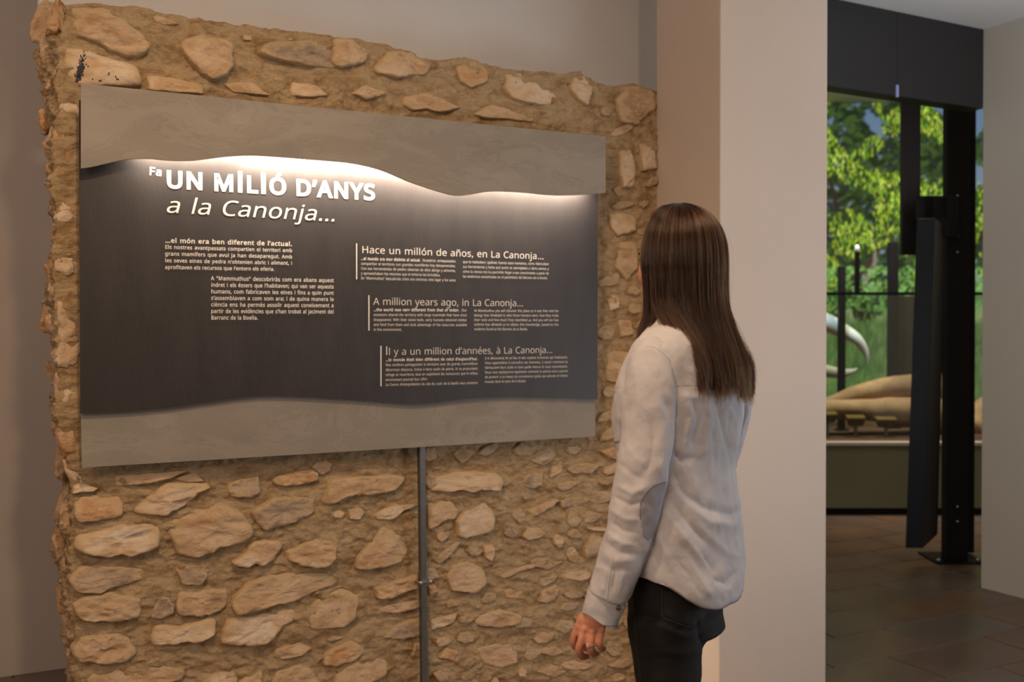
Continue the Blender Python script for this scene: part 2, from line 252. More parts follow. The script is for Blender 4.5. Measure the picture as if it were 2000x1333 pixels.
# lettering outlines: character code, advance, contour count, then per contour a point count and (left handle, point, right handle) in 1/1000 em
OUTLINES = [
[44,215,1,9,152,87,154,84,149,65,143,45,136,23,128,1,120,-20,111,-42,102,-64,94,-84,85,-103,68,-103,50,-103,33,-103,38,-83,43,-61,49,-38,54,-15,58,8,63,31,67,54,70,74,73,93,98,93,123,93,148,93,150,90],
[46,215,1,8,58,24,58,43,58,63,63,77,72,85,82,93,93,97,107,97,121,97,132,93,142,85,152,77,157,63,157,43,157,24,152,10,142,2,132,-7,121,-11,107,-11,93,-11,82,-7,72,2,63,10],
[58,215,2,8,58,24,58,43,58,63,63,77,72,85,82,93,93,97,107,97,121,97,132,93,142,85,152,77,157,63,157,43,157,24,152,10,142,2,132,-7,121,-11,107,-11,93,-11,82,-7,72,2,63,10,8,58,367,58,387,58,407,63,421,72,429,82,437,93,441,107,441,121,441,132,437,142,429,152,421,157,407,157,387,157,367,152,353,142,345,132,336,121,332,107,332,93,332,82,336,72,345,63,353],
[59,215,2,10,145,87,147,84,142,65,136,45,128,23,121,1,113,-20,104,-42,95,-64,86,-84,78,-103,60,-103,43,-103,25,-103,29,-88,32,-72,36,-55,40,-38,44,-21,48,-4,52,14,55,31,58,47,61,64,64,79,66,93,91,93,116,93,141,93,143,90,8,56,367,56,387,56,407,61,421,71,429,80,437,92,441,105,441,119,441,131,437,141,429,151,421,156,407,156,387,156,367,151,353,141,345,131,336,119,332,105,332,92,332,80,336,71,345,61,353],
[65,512,2,8,462,0,437,0,414,59,391,118,368,177,292,177,217,177,141,177,118,118,96,59,73,0,49,0,24,0,0,0,75,192,149,383,224,575,245,575,267,575,289,575,363,383,437,192,512,0,487,0,9,304,357,282,415,281,419,278,427,274,438,271,449,267,461,263,473,260,485,257,494,255,500,252,490,250,479,247,468,244,457,241,447,238,438,235,429,232,421,230,415,209,357,187,299,165,241,226,241,286,241,346,241,325,299],
[66,521,3,15,187,573,241,573,313,573,367,562,404,541,440,520,459,483,459,431,459,408,455,388,446,371,438,354,426,339,409,328,393,316,373,308,350,304,350,303,350,301,350,300,374,296,395,289,415,279,435,269,450,254,461,236,472,217,478,193,478,163,478,128,470,99,454,74,438,50,415,31,385,19,356,6,320,0,279,0,212,0,145,0,78,0,78,191,78,382,78,573,132,573,7,221,329,256,329,305,329,339,337,357,352,375,368,384,392,384,423,384,454,373,477,351,490,329,504,293,511,245,511,213,511,182,511,150,511,150,450,150,389,150,329,185,329,8,187,269,150,269,150,199,150,130,150,61,188,61,227,61,265,61,316,61,352,71,371,91,391,110,401,136,401,168,401,189,397,206,388,221,379,236,364,248,344,256,323,265,295,269,260,269,223,269],
[67,507,1,24,349,517,323,517,293,517,265,512,241,502,216,491,195,476,178,456,161,436,148,412,139,383,130,354,125,322,125,286,125,239,132,198,147,164,162,129,184,102,213,83,242,65,279,55,322,55,348,55,371,57,394,62,416,66,438,71,460,78,460,57,460,36,460,15,438,7,416,1,393,-2,371,-6,343,-8,312,-8,254,-8,205,4,166,28,127,52,98,86,78,131,59,175,49,227,49,287,49,330,55,370,67,406,79,442,97,473,120,499,143,525,172,545,206,559,240,574,280,581,324,581,353,581,382,578,409,572,436,566,461,558,482,547,472,527,463,506,453,486,435,494,416,501,394,508,372,514],
[68,585,2,9,536,353,536,292,536,228,525,174,501,131,477,87,443,55,399,33,354,11,300,0,237,0,184,0,131,0,78,0,78,191,78,382,78,573,137,573,195,573,254,573,312,573,362,562,404,540,446,519,479,488,502,446,525,405,8,460,214,460,289,460,340,452,382,435,415,418,447,394,471,361,487,329,503,290,511,244,511,213,511,181,511,150,511,150,361,150,211,150,62,176,62,202,62,228,62,305,62,363,81,402,119,441,157],
[69,446,1,12,398,21,398,0,291,0,184,0,78,0,78,191,78,382,78,573,184,573,291,573,398,573,398,551,398,530,398,509,315,509,233,509,150,509,150,450,150,390,150,330,228,330,306,330,383,330,383,310,383,289,383,268,306,268,228,268,150,268,150,200,150,132,150,63,233,63,315,63,398,63,398,42],
[70,416,1,10,150,81,150,0,126,0,102,0,78,0,78,191,78,382,78,573,184,573,291,573,398,573,398,551,398,530,398,509,315,509,233,509,150,509,150,442,150,374,150,306,227,306,305,306,383,306,383,285,383,264,383,243,305,243,227,243,150,243,150,162],
[71,584,1,26,326,281,326,302,392,302,458,302,524,302,524,209,524,115,524,22,493,11,462,4,431,-1,399,-6,363,-8,323,-8,264,-8,214,4,173,28,133,51,102,85,81,130,59,174,49,226,49,286,49,346,61,398,84,442,108,486,142,520,186,544,230,568,283,581,346,581,378,581,408,578,437,572,465,566,492,558,516,547,507,526,498,505,489,484,469,493,446,501,421,508,395,514,369,517,342,517,296,517,257,508,225,489,192,470,167,444,150,409,133,375,124,334,124,286,124,241,132,201,146,166,161,131,184,103,216,84,247,64,289,55,340,55,365,55,387,56,404,59,422,61,438,64,452,68,452,125,452,182,452,238,410,238,368,238,326,238,326,260],
[72,594,1,12,516,191,516,0,492,0,468,0,443,0,443,89,443,178,443,267,346,267,248,267,150,267,150,178,150,89,150,0,126,0,102,0,78,0,78,191,78,382,78,573,102,573,126,573,150,573,150,492,150,411,150,330,248,330,346,330,443,330,443,411,443,492,443,573,468,573,492,573,516,573,516,382],
[73,272,1,12,239,14,239,0,170,0,101,0,32,0,32,14,32,28,32,42,55,47,77,52,99,57,99,210,99,362,99,515,77,520,55,526,32,531,32,545,32,559,32,573,101,573,170,573,239,573,239,559,239,545,239,531,217,526,194,520,172,515,172,362,172,210,172,57,194,52,217,47,239,42,239,28],
[74,219,1,14,27,-152,-3,-152,-16,-152,-27,-151,-37,-150,-47,-148,-55,-145,-63,-142,-63,-122,-63,-101,-63,-81,-54,-83,-45,-85,-35,-87,-26,-88,-16,-89,-5,-89,9,-89,21,-86,33,-81,45,-76,55,-66,63,-53,70,-40,74,-21,74,3,74,193,74,383,74,573,98,573,122,573,146,573,146,385,146,197,146,9,146,-28,140,-58,128,-82,115,-106,98,-124,75,-135,53,-147],
[76,420,1,6,185,0,78,0,78,191,78,382,78,573,102,573,126,573,150,573,150,403,150,234,150,64,233,64,317,64,400,64,400,43,400,21,400,0,293,0],
[77,727,1,22,350,0,330,0,268,167,205,335,142,502,141,502,140,502,139,502,140,491,141,478,142,461,142,445,143,426,144,407,144,387,144,368,144,347,144,231,144,116,144,0,122,0,100,0,78,0,78,191,78,382,78,573,113,573,149,573,184,573,243,416,302,260,361,103,362,103,363,103,364,103,424,260,484,416,544,573,579,573,614,573,650,573,650,382,650,191,650,0,626,0,602,0,578,0,578,117,578,235,578,352,578,371,578,389,579,408,580,426,580,444,581,460,582,476,583,490,584,501,583,501,582,501,581,501,517,334,453,167,390,0,370,0],
[78,609,1,18,532,191,532,0,504,0,476,0,447,0,345,159,243,317,141,476,140,476,139,476,138,476,139,463,140,449,141,432,142,415,142,397,143,378,144,359,144,340,144,320,144,213,144,107,144,0,122,0,100,0,78,0,78,191,78,382,78,573,106,573,133,573,161,573,263,415,365,257,467,99,468,99,469,99,470,99,469,107,469,120,468,137,467,154,466,173,466,193,465,214,464,232,464,249,464,357,464,465,464,573,487,573,509,573,532,573,532,382],
[79,626,2,14,577,346,577,287,577,243,572,202,561,166,549,130,533,99,510,73,488,47,461,27,428,13,395,-1,357,-8,314,-8,269,-8,230,-1,196,13,163,27,136,47,114,73,92,99,76,130,65,167,54,203,49,244,49,288,49,347,59,398,78,442,97,486,126,520,166,545,205,569,254,581,314,581,372,581,420,569,459,545,498,521,527,486,547,442,567,398,11,125,335,125,287,125,239,132,198,145,163,159,128,179,101,207,83,235,64,271,55,314,55,357,55,392,64,420,83,447,101,468,128,481,163,495,198,501,239,501,287,501,359,486,416,456,457,426,498,379,518,314,518,271,518,235,509,207,490,179,472,159,445,145,411,132,377],
[80,485,2,11,179,573,229,573,304,573,359,558,393,528,427,499,444,458,444,404,444,381,440,358,433,336,425,315,412,295,395,278,377,261,353,248,324,238,295,228,258,223,216,223,194,223,172,223,150,223,150,149,150,74,150,0,126,0,102,0,78,0,78,191,78,382,78,573,128,573,8,274,511,223,511,199,511,174,511,150,511,150,435,150,360,150,285,169,285,188,285,208,285,244,285,274,289,298,296,322,304,340,316,352,334,364,351,370,373,370,401,370,438,358,465,334,484,311,502],
[83,440,1,36,403,183,403,153,403,119,394,90,378,66,361,42,337,24,307,11,276,-2,240,-8,198,-8,177,-8,156,-7,137,-5,117,-3,99,0,83,4,67,8,53,13,41,19,41,42,41,65,41,88,60,80,84,72,113,65,141,58,171,55,201,55,230,55,253,58,273,66,292,73,306,84,316,98,326,112,330,128,330,147,330,165,326,181,318,194,310,207,297,219,277,230,258,241,230,252,196,265,171,274,150,283,131,294,113,304,97,316,85,330,73,343,63,358,57,375,51,392,48,412,48,435,48,465,56,491,71,513,87,534,108,551,136,563,163,575,195,581,231,581,262,581,291,578,318,572,344,566,368,558,389,549,381,528,374,507,366,487,347,495,325,503,302,508,279,514,254,517,229,517,205,517,185,514,169,507,153,500,141,490,133,478,125,465,121,450,121,434,121,415,125,399,133,386,141,373,154,361,172,351,191,341,215,330,246,318,280,306,308,293,332,279,355,265,372,248,385,228,397,208],
[84,446,1,8,259,170,259,0,235,0,211,0,187,0,187,170,187,339,187,509,127,509,68,509,8,509,8,530,8,551,8,573,151,573,294,573,437,573,437,551,437,530,437,509,378,509,318,509,259,509,259,339],
[85,586,1,16,513,326,513,202,513,163,505,127,489,95,473,63,449,38,416,20,383,1,341,-8,290,-8,219,-8,165,11,128,50,91,89,72,140,72,204,72,327,72,450,72,573,96,573,120,573,144,573,144,449,144,325,144,201,144,155,157,119,182,93,206,67,244,55,294,55,329,55,357,61,379,73,401,86,416,103,427,126,437,148,442,173,442,202,442,326,442,449,442,573,466,573,489,573,513,573,513,449],
[86,481,1,13,456,573,481,573,413,382,345,191,277,0,253,0,229,0,204,0,136,191,68,382,0,573,25,573,50,573,75,573,118,450,161,328,204,205,210,190,215,175,220,160,224,146,228,132,231,119,235,106,238,93,241,80,243,93,246,106,250,119,253,133,257,147,262,161,266,176,271,191,277,207,319,329,362,451,405,573,430,573],
[87,746,1,36,710,573,735,573,685,382,634,191,583,0,559,0,534,0,510,0,473,125,436,250,399,375,395,387,392,398,389,410,386,422,383,433,380,443,377,454,375,463,373,471,371,479,370,485,370,488,369,485,368,479,367,471,366,463,364,454,361,443,358,433,355,421,352,409,350,397,346,385,342,373,306,249,270,124,234,0,210,0,186,0,161,0,111,191,60,382,10,573,35,573,60,573,85,573,115,456,144,339,174,223,177,211,180,198,183,186,186,174,188,163,190,151,193,140,195,129,196,118,198,107,200,97,201,87,203,97,205,108,206,119,208,131,211,142,213,154,216,166,219,179,222,191,225,203,229,215,232,227,265,342,299,457,333,573,358,573,383,573,407,573,442,457,477,341,512,225,516,212,520,200,523,187,526,175,529,163,532,151,534,139,537,128,538,117,540,106,542,96,544,87,545,100,547,114,550,129,553,143,556,159,560,175,563,191,567,207,572,224,601,340,631,456,660,573,685,573],
[89,454,1,9,177,385,227,291,277,385,326,479,376,573,402,573,428,573,454,573,390,456,327,339,263,222,263,148,263,74,263,0,239,0,215,0,191,0,191,73,191,146,191,219,127,337,64,455,0,573,26,573,52,573,79,573,128,479],
[97,450,2,23,203,437,231,437,283,437,322,426,347,403,372,380,385,343,385,293,385,195,385,98,385,0,368,0,351,0,334,0,329,20,325,41,320,61,319,61,318,61,317,61,304,45,292,32,279,22,266,12,251,4,234,-1,217,-6,196,-8,172,-8,147,-8,124,-3,103,6,82,15,66,29,55,48,43,67,37,91,37,119,37,162,54,195,87,219,121,242,173,254,243,257,267,257,292,258,316,259,316,268,316,276,316,285,316,321,308,345,293,359,277,373,255,380,227,380,204,380,183,377,163,370,142,363,123,356,106,347,99,365,91,383,84,400,103,410,125,419,151,426,176,433,8,273,209,252,208,198,206,161,197,141,182,120,167,110,146,110,119,110,95,117,77,132,66,147,55,165,49,188,49,225,49,255,59,279,79,303,99,315,130,315,172,315,184,315,197,315,210,294,209],
[98,493,2,18,139,511,139,461,139,443,138,426,138,410,137,394,136,382,135,373,136,373,137,373,139,373,151,391,168,406,189,419,211,431,238,437,272,437,325,437,368,418,401,381,433,344,449,289,449,215,449,166,442,125,427,91,412,58,392,33,365,17,338,0,307,-8,272,-8,238,-8,211,-2,189,10,168,23,151,37,139,55,137,55,135,55,133,55,128,36,123,18,119,0,102,0,85,0,68,0,68,203,68,406,68,609,92,609,115,609,139,609,139,560,10,299,379,260,379,229,379,205,373,188,361,170,350,157,332,150,308,142,285,139,254,139,217,139,216,139,215,139,214,139,161,147,121,165,93,182,65,214,51,261,51,300,51,329,65,348,93,367,121,376,162,376,216,376,270,367,310,348,338,329,365],
[99,385,1,22,265,-8,241,-8,203,-8,169,0,139,15,109,31,86,55,69,87,53,120,44,162,44,213,44,265,53,308,71,342,88,375,112,399,142,415,173,430,207,438,245,438,267,438,288,436,309,431,329,426,346,421,358,415,351,395,344,376,337,356,324,361,309,365,292,370,275,374,259,376,244,376,215,376,191,370,172,358,154,345,140,327,131,303,122,279,117,249,117,213,117,179,122,150,131,126,140,102,153,84,172,71,190,59,213,53,240,53,263,53,284,55,302,60,320,65,336,71,351,78,351,57,351,36,351,15,337,8,321,2,304,-2,286,-6],
[100,493,2,19,243,-8,221,-8,167,-8,124,11,92,48,60,85,44,140,44,214,44,288,60,344,93,381,125,419,168,438,221,438,244,438,263,435,280,429,296,424,311,416,323,407,335,397,346,386,354,374,356,374,358,374,359,374,359,381,358,392,356,405,355,419,354,430,354,438,354,495,354,552,354,609,378,609,401,609,425,609,425,406,425,203,425,0,406,0,387,0,368,0,365,19,361,38,358,58,357,58,356,58,354,58,346,45,335,34,323,24,311,15,296,7,279,1,263,-5,9,193,51,232,51,277,51,309,63,328,88,346,113,355,150,355,200,355,205,355,209,355,213,355,267,346,308,329,336,311,365,279,379,231,379,193,379,165,364,146,334,127,304,117,263,117,213,117,161,127,121,146,93,165,65],
[101,452,2,18,196,438,234,438,271,438,303,430,329,414,356,398,376,375,390,346,404,317,411,283,411,244,411,230,411,215,411,201,313,201,215,201,117,201,118,153,131,116,154,90,178,65,211,52,254,52,281,52,306,55,327,60,348,65,370,72,392,82,392,61,392,41,392,20,370,10,349,3,327,-1,306,-6,280,-8,251,-8,210,-8,174,0,143,17,112,33,88,58,70,91,53,124,44,164,44,212,44,259,52,299,68,333,84,366,106,392,134,411,163,429,6,257,380,233,380,200,380,173,369,154,348,134,326,122,296,119,257,192,257,265,257,338,257,338,282,334,303,326,322,319,340,308,354,292,364,277,375],
[102,276,1,21,266,393,266,375,230,375,194,375,158,375,158,250,158,125,158,0,134,0,111,0,87,0,87,125,87,250,87,375,62,375,37,375,12,375,12,386,12,397,12,408,37,416,62,424,87,432,87,441,87,449,87,457,87,494,93,524,104,547,115,570,131,587,152,597,172,608,198,613,227,613,244,613,260,612,274,609,288,606,300,603,310,599,304,581,298,562,292,544,283,546,273,549,262,552,251,554,240,556,228,556,204,556,187,548,175,532,164,516,158,492,158,458,158,449,158,439,158,430,194,430,230,430,266,430,266,412],
[103,493,2,26,165,438,221,438,249,438,274,433,297,422,320,411,339,395,355,373,357,373,358,373,359,373,362,392,366,411,369,430,388,430,406,430,425,430,425,284,425,138,425,-7,425,-48,418,-82,404,-109,390,-137,369,-158,341,-172,312,-186,276,-192,233,-192,202,-192,173,-190,147,-186,121,-181,98,-174,78,-165,78,-144,78,-122,78,-100,98,-111,122,-119,149,-125,176,-131,206,-134,237,-134,273,-134,302,-123,324,-101,345,-80,355,-50,355,-13,355,-7,355,-2,355,4,355,10,356,20,356,32,357,44,357,52,358,57,357,57,356,57,354,57,339,35,321,19,299,8,277,-3,251,-8,221,-8,166,-8,122,11,91,51,60,90,44,144,44,214,44,283,60,337,91,377,122,418,13,259,379,230,379,206,379,186,372,169,359,152,346,139,328,130,303,121,279,117,249,117,213,117,160,127,120,146,92,166,64,194,50,232,50,254,50,272,53,288,58,303,64,316,73,326,85,337,97,344,112,349,131,354,149,356,172,356,197,356,203,356,209,356,214,356,253,352,285,343,309,334,333,320,350,302,362,283,373],
[104,496,1,22,139,490,139,431,139,420,138,410,138,399,137,389,136,379,135,370,136,370,138,370,140,370,149,385,160,398,174,407,188,417,203,424,221,429,238,435,255,437,273,437,308,437,337,432,360,421,384,410,401,393,413,370,425,347,431,317,431,280,431,187,431,93,431,0,407,0,384,0,361,0,361,92,361,183,361,275,361,310,353,336,338,353,322,370,298,379,265,379,233,379,207,372,189,360,171,348,158,331,150,308,143,284,139,256,139,222,139,148,139,74,139,0,115,0,92,0,68,0,68,203,68,406,68,609,92,609,115,609,139,609,139,550],
[105,207,2,4,115,430,139,430,139,287,139,143,139,0,115,0,92,0,68,0,68,143,68,287,68,430,92,430,8,92,591,104,591,115,591,124,587,133,580,141,573,145,562,145,546,145,531,141,520,133,512,124,505,115,501,104,501,92,501,83,505,75,512,67,520,63,531,63,546,63,562,67,573,75,580,83,587],
[106,207,2,13,46,-192,18,-192,4,-192,-7,-192,-18,-190,-28,-188,-37,-186,-44,-183,-44,-164,-44,-145,-44,-126,-36,-128,-28,-130,-19,-132,-11,-133,-1,-134,9,-134,26,-134,40,-129,51,-120,63,-111,68,-93,68,-67,68,99,68,264,68,430,92,430,115,430,139,430,139,265,139,101,139,-64,139,-91,134,-114,126,-133,117,-152,104,-167,87,-177,69,-187,8,63,531,63,546,63,562,67,573,75,580,83,587,92,591,104,591,115,591,124,587,133,580,141,573,145,562,145,546,145,531,141,520,133,512,124,505,115,501,104,501,92,501,83,505,75,512,67,520],
[107,428,1,18,138,397,138,291,138,283,138,271,137,257,136,244,135,231,135,221,136,221,137,221,138,221,141,226,146,232,152,240,159,248,165,256,172,264,179,273,184,279,189,285,235,333,281,381,326,430,354,430,381,430,409,430,351,369,293,307,235,246,297,164,359,82,421,0,393,0,364,0,336,0,286,67,237,134,187,200,171,186,154,172,138,158,138,105,138,53,138,0,115,0,91,0,68,0,68,203,68,406,68,609,91,609,115,609,138,609,138,503],
[108,207,1,4,139,203,139,0,115,0,92,0,68,0,68,203,68,406,68,609,92,609,115,609,139,609,139,406],
[109,750,1,32,512,438,540,438,588,438,625,425,649,401,673,376,685,335,685,280,685,187,685,93,685,0,662,0,638,0,615,0,615,92,615,184,615,277,615,310,608,336,594,353,580,370,558,379,528,379,486,379,456,366,438,342,420,318,411,283,411,237,411,158,411,79,411,0,388,0,365,0,342,0,342,92,342,184,342,277,342,299,338,318,332,333,326,348,316,360,303,367,290,375,274,379,253,379,225,379,202,372,185,360,169,348,157,331,150,308,142,285,139,257,139,223,139,149,139,74,139,0,115,0,92,0,68,0,68,143,68,287,68,430,87,430,106,430,125,430,129,410,132,391,136,371,137,371,138,371,140,371,149,386,160,399,173,409,186,418,200,426,217,431,233,435,249,438,266,438,299,438,327,432,349,420,371,408,388,390,398,366,399,366,400,366,402,366,416,390,436,408,461,420,486,432],
[110,496,1,18,257,438,275,438,326,438,365,425,391,401,418,376,431,335,431,280,431,187,431,93,431,0,407,0,384,0,361,0,361,92,361,183,361,275,361,310,353,336,338,353,322,370,298,379,265,379,217,379,184,365,166,338,148,312,139,273,139,223,139,149,139,74,139,0,115,0,92,0,68,0,68,143,68,287,68,430,87,430,106,430,125,430,129,410,132,391,136,371,137,371,138,371,140,371,149,386,161,399,175,409,189,418,205,426,222,431,239,435],
[111,485,2,14,442,263,442,216,442,180,437,148,428,121,418,93,405,70,388,51,370,31,349,17,324,7,300,-3,272,-8,241,-8,213,-8,187,-3,163,7,139,17,118,31,100,51,83,70,69,93,59,121,49,148,44,180,44,216,44,263,52,304,68,336,84,369,107,394,137,412,167,429,203,438,244,438,283,438,317,429,347,412,377,394,400,369,417,336,433,304,11,117,267,117,216,117,182,121,153,130,128,139,103,153,84,172,71,190,57,214,51,243,51,272,51,296,57,314,71,333,84,347,103,356,128,364,153,369,182,369,216,369,250,364,279,355,303,346,327,332,346,314,359,296,372,272,379,242,379,198,379,167,364,147,335,127,306],
[112,493,2,20,250,438,273,438,326,438,368,419,401,383,433,346,449,290,449,216,449,167,442,126,427,93,412,59,392,34,365,17,339,0,308,-8,272,-8,250,-8,230,-5,213,1,196,7,182,14,170,24,158,33,147,43,139,55,137,55,136,55,134,55,135,45,136,34,137,20,138,6,139,-6,139,-16,139,-75,139,-134,139,-192,115,-192,92,-192,68,-192,68,15,68,222,68,430,87,430,107,430,126,430,129,410,132,391,136,371,137,371,138,371,139,371,147,384,158,395,170,405,182,415,196,423,213,429,230,435,12,299,379,260,379,231,379,208,373,190,362,172,351,160,335,152,313,144,291,139,263,139,229,139,225,139,220,139,216,139,180,142,150,150,126,157,101,170,83,188,70,206,57,230,51,261,51,288,51,309,58,326,72,343,87,355,106,364,131,372,156,376,184,376,217,376,266,367,305,348,334,329,364],
[113,493,2,18,354,-70,354,-9,354,1,355,12,355,25,356,38,357,49,358,58,357,58,355,58,354,58,341,40,324,24,303,11,281,-2,253,-8,219,-8,167,-8,125,11,93,48,60,85,44,140,44,214,44,263,52,304,67,338,82,371,102,396,129,413,156,429,187,438,221,438,255,438,283,431,304,419,325,406,342,390,355,371,356,371,357,371,358,371,362,391,365,410,369,430,388,430,406,430,425,430,425,222,425,15,425,-192,401,-192,378,-192,354,-192,354,-131,10,194,51,233,51,262,51,286,56,304,67,321,77,334,94,342,116,350,138,355,166,355,199,355,204,355,209,355,213,355,268,346,309,328,337,310,365,277,379,231,379,192,379,164,364,145,334,126,304,117,263,117,213,117,162,127,122,146,93,165,65],
[114,331,1,18,249,438,269,438,277,438,285,437,295,437,304,436,312,435,319,433,316,411,313,390,310,368,303,370,296,371,287,372,279,373,271,374,264,374,247,374,231,370,217,363,202,356,188,347,176,334,165,321,155,306,149,289,142,271,139,251,139,229,139,153,139,76,139,0,115,0,92,0,68,0,68,143,68,287,68,430,87,430,107,430,126,430,129,404,131,377,134,351,135,351,136,351,137,351,146,367,157,382,170,395,183,408,198,418,214,426,231,434],
[115,384,1,31,348,142,348,119,348,91,341,68,327,49,313,30,294,16,268,6,242,-3,212,-8,176,-8,146,-8,121,-6,99,-1,77,4,58,11,42,19,42,41,42,62,42,83,59,75,80,67,104,60,128,53,153,49,178,49,214,49,240,55,256,66,272,78,280,93,280,112,280,123,277,133,271,141,265,150,255,158,239,167,224,175,202,185,174,196,146,206,122,217,103,228,83,238,68,251,57,266,46,281,41,300,41,324,41,360,56,388,85,408,115,428,154,438,202,438,228,438,253,435,275,430,298,425,319,418,339,409,331,390,323,372,315,353,297,360,278,367,258,372,238,377,218,380,197,380,168,380,146,375,131,366,116,357,108,344,108,328,108,316,112,306,119,298,126,290,137,282,154,274,170,266,191,256,219,246,246,236,269,226,289,215,308,204,323,191,333,176,343,161],
[116,289,1,21,192,50,212,50,222,50,233,51,245,53,256,54,265,56,272,59,272,41,272,23,272,5,264,1,254,-2,240,-4,226,-7,213,-8,200,-8,177,-8,157,-4,138,4,119,11,103,25,91,44,80,63,74,90,74,125,74,209,74,292,74,375,53,375,33,375,13,375,13,387,13,398,13,409,33,418,54,428,75,437,84,468,93,498,103,528,117,528,130,528,144,528,144,496,144,463,144,430,186,430,227,430,269,430,269,412,269,393,269,375,227,375,186,375,144,375,144,292,144,210,144,127,144,101,151,81,163,69,176,56],
[117,496,1,20,404,430,427,430,427,287,427,143,427,0,408,0,389,0,370,0,366,19,363,38,359,57,358,57,357,57,356,57,347,42,335,30,321,20,306,10,291,3,273,-1,256,-6,238,-8,220,-8,186,-8,157,-3,134,8,110,19,93,36,81,59,69,82,63,112,63,148,63,242,63,336,63,430,87,430,111,430,135,430,135,338,135,245,135,153,135,119,142,93,158,76,173,59,198,51,230,51,262,51,287,57,306,69,324,81,337,98,345,121,353,145,357,173,357,206,357,281,357,355,357,430,380,430],
[118,407,1,14,190,0,163,0,109,143,54,287,0,430,25,430,50,430,75,430,106,345,136,261,167,176,171,165,176,152,180,137,185,123,190,109,193,96,197,83,200,72,201,63,202,63,203,63,204,63,207,72,210,83,214,96,218,110,222,123,227,138,232,152,237,165,241,176,271,261,302,345,332,430,357,430,382,430,407,430,353,287,298,143,244,0,217,0],
[119,630,1,37,370,162,346,243,342,254,339,265,336,276,333,287,330,298,328,308,325,317,323,327,321,335,319,344,317,351,316,357,315,357,314,357,313,357,312,351,310,344,308,335,306,327,304,317,302,307,300,297,297,286,294,275,291,265,288,253,284,242,258,162,233,81,207,1,180,1,153,1,127,1,87,144,48,287,9,431,33,431,57,431,82,431,102,354,121,278,141,201,145,186,149,170,153,154,157,139,160,124,163,109,166,95,168,83,169,73,170,73,171,73,172,73,174,79,176,87,178,97,180,107,182,117,185,128,187,138,190,149,193,160,196,170,199,180,201,188,227,269,252,350,277,431,303,431,329,431,354,431,379,350,404,269,428,188,432,176,436,163,440,149,444,135,447,122,451,109,454,96,456,84,457,74,458,74,459,74,460,74,461,83,463,94,466,108,469,121,473,136,477,153,481,169,485,185,489,201,509,278,529,354,549,431,573,431,597,431,621,431,582,287,542,144,502,1,474,1,447,1,419,1,395,82],
[120,424,1,12,118,146,170,220,121,290,71,360,22,430,48,430,75,430,102,430,139,376,176,322,213,268,249,322,286,376,322,430,349,430,375,430,402,430,352,360,303,290,253,220,306,146,358,73,410,0,383,0,356,0,330,0,291,57,252,114,213,172,173,114,133,57,94,0,67,0,41,0,14,0,66,73],
[121,409,1,24,59,286,1,430,26,430,51,430,76,430,107,348,138,267,169,185,175,171,179,157,184,144,189,130,193,117,196,105,200,92,203,80,205,68,206,68,207,68,209,68,212,82,217,99,224,121,231,142,238,164,245,186,275,267,304,349,333,430,358,430,384,430,409,430,347,267,285,104,224,-59,214,-86,202,-109,188,-130,174,-150,158,-165,138,-176,119,-187,95,-192,67,-192,55,-192,43,-192,34,-190,24,-189,16,-188,9,-186,9,-167,9,-149,9,-130,15,-131,22,-132,30,-133,38,-134,47,-135,56,-135,73,-135,87,-132,99,-126,111,-119,121,-111,130,-99,138,-88,146,-74,152,-59,159,-40,167,-21,174,-2,116,142],
[122,377,1,10,346,18,346,0,241,0,136,0,31,0,31,16,31,31,31,47,108,156,185,266,262,375,190,375,117,375,45,375,45,393,45,412,45,430,143,430,242,430,340,430,340,412,340,395,340,377,264,269,188,162,112,55,190,55,268,55,346,55,346,36],
[211,626,3,14,577,346,577,287,577,243,572,202,561,166,549,130,533,99,510,73,488,47,461,27,428,13,395,-1,357,-8,314,-8,269,-8,230,-1,196,13,163,27,136,47,114,73,92,99,76,130,65,167,54,203,49,244,49,288,49,347,59,398,78,442,97,486,126,520,166,545,205,569,254,581,314,581,372,581,420,569,459,545,498,521,527,486,547,442,567,398,11,125,335,125,287,125,239,132,198,145,163,159,128,179,101,207,83,235,64,271,55,314,55,357,55,392,64,420,83,447,101,468,128,481,163,495,198,501,239,501,287,501,359,486,416,456,457,426,498,379,518,314,518,271,518,235,509,207,490,179,472,159,445,145,411,132,377,11,432,752,432,749,427,742,420,732,411,722,402,711,392,700,381,688,370,677,359,666,348,656,337,645,327,636,318,629,302,629,287,629,271,629,271,632,271,635,271,638,279,648,288,661,297,674,306,688,316,703,325,717,334,732,341,745,347,757,376,757,404,757,432,757,432,754],
[224,450,3,23,203,437,231,437,283,437,322,426,347,403,372,380,385,343,385,293,385,195,385,98,385,0,368,0,351,0,334,0,329,20,325,41,320,61,319,61,318,61,317,61,304,45,292,32,279,22,266,12,251,4,234,-1,217,-6,196,-8,172,-8,147,-8,124,-3,103,6,82,15,66,29,55,48,43,67,37,91,37,119,37,162,54,195,87,219,121,242,173,254,243,257,267,257,292,258,316,259,316,268,316,276,316,285,316,321,308,345,293,359,277,373,255,380,227,380,204,380,183,377,163,370,142,363,123,356,106,347,99,365,91,383,84,400,103,410,125,419,151,426,176,433,8,273,209,252,208,198,206,161,197,141,182,120,167,110,146,110,119,110,95,117,77,132,66,147,55,165,49,188,49,225,49,255,59,279,79,303,99,315,130,315,172,315,184,315,197,315,210,294,209,11,177,614,205,614,211,603,219,589,227,575,236,560,246,546,255,532,265,518,274,506,282,496,282,492,282,489,282,486,267,486,251,486,235,486,226,493,216,502,204,513,193,523,182,534,171,546,160,557,150,568,142,579,133,590,126,599,121,606,121,609,121,612,121,614,149,614],
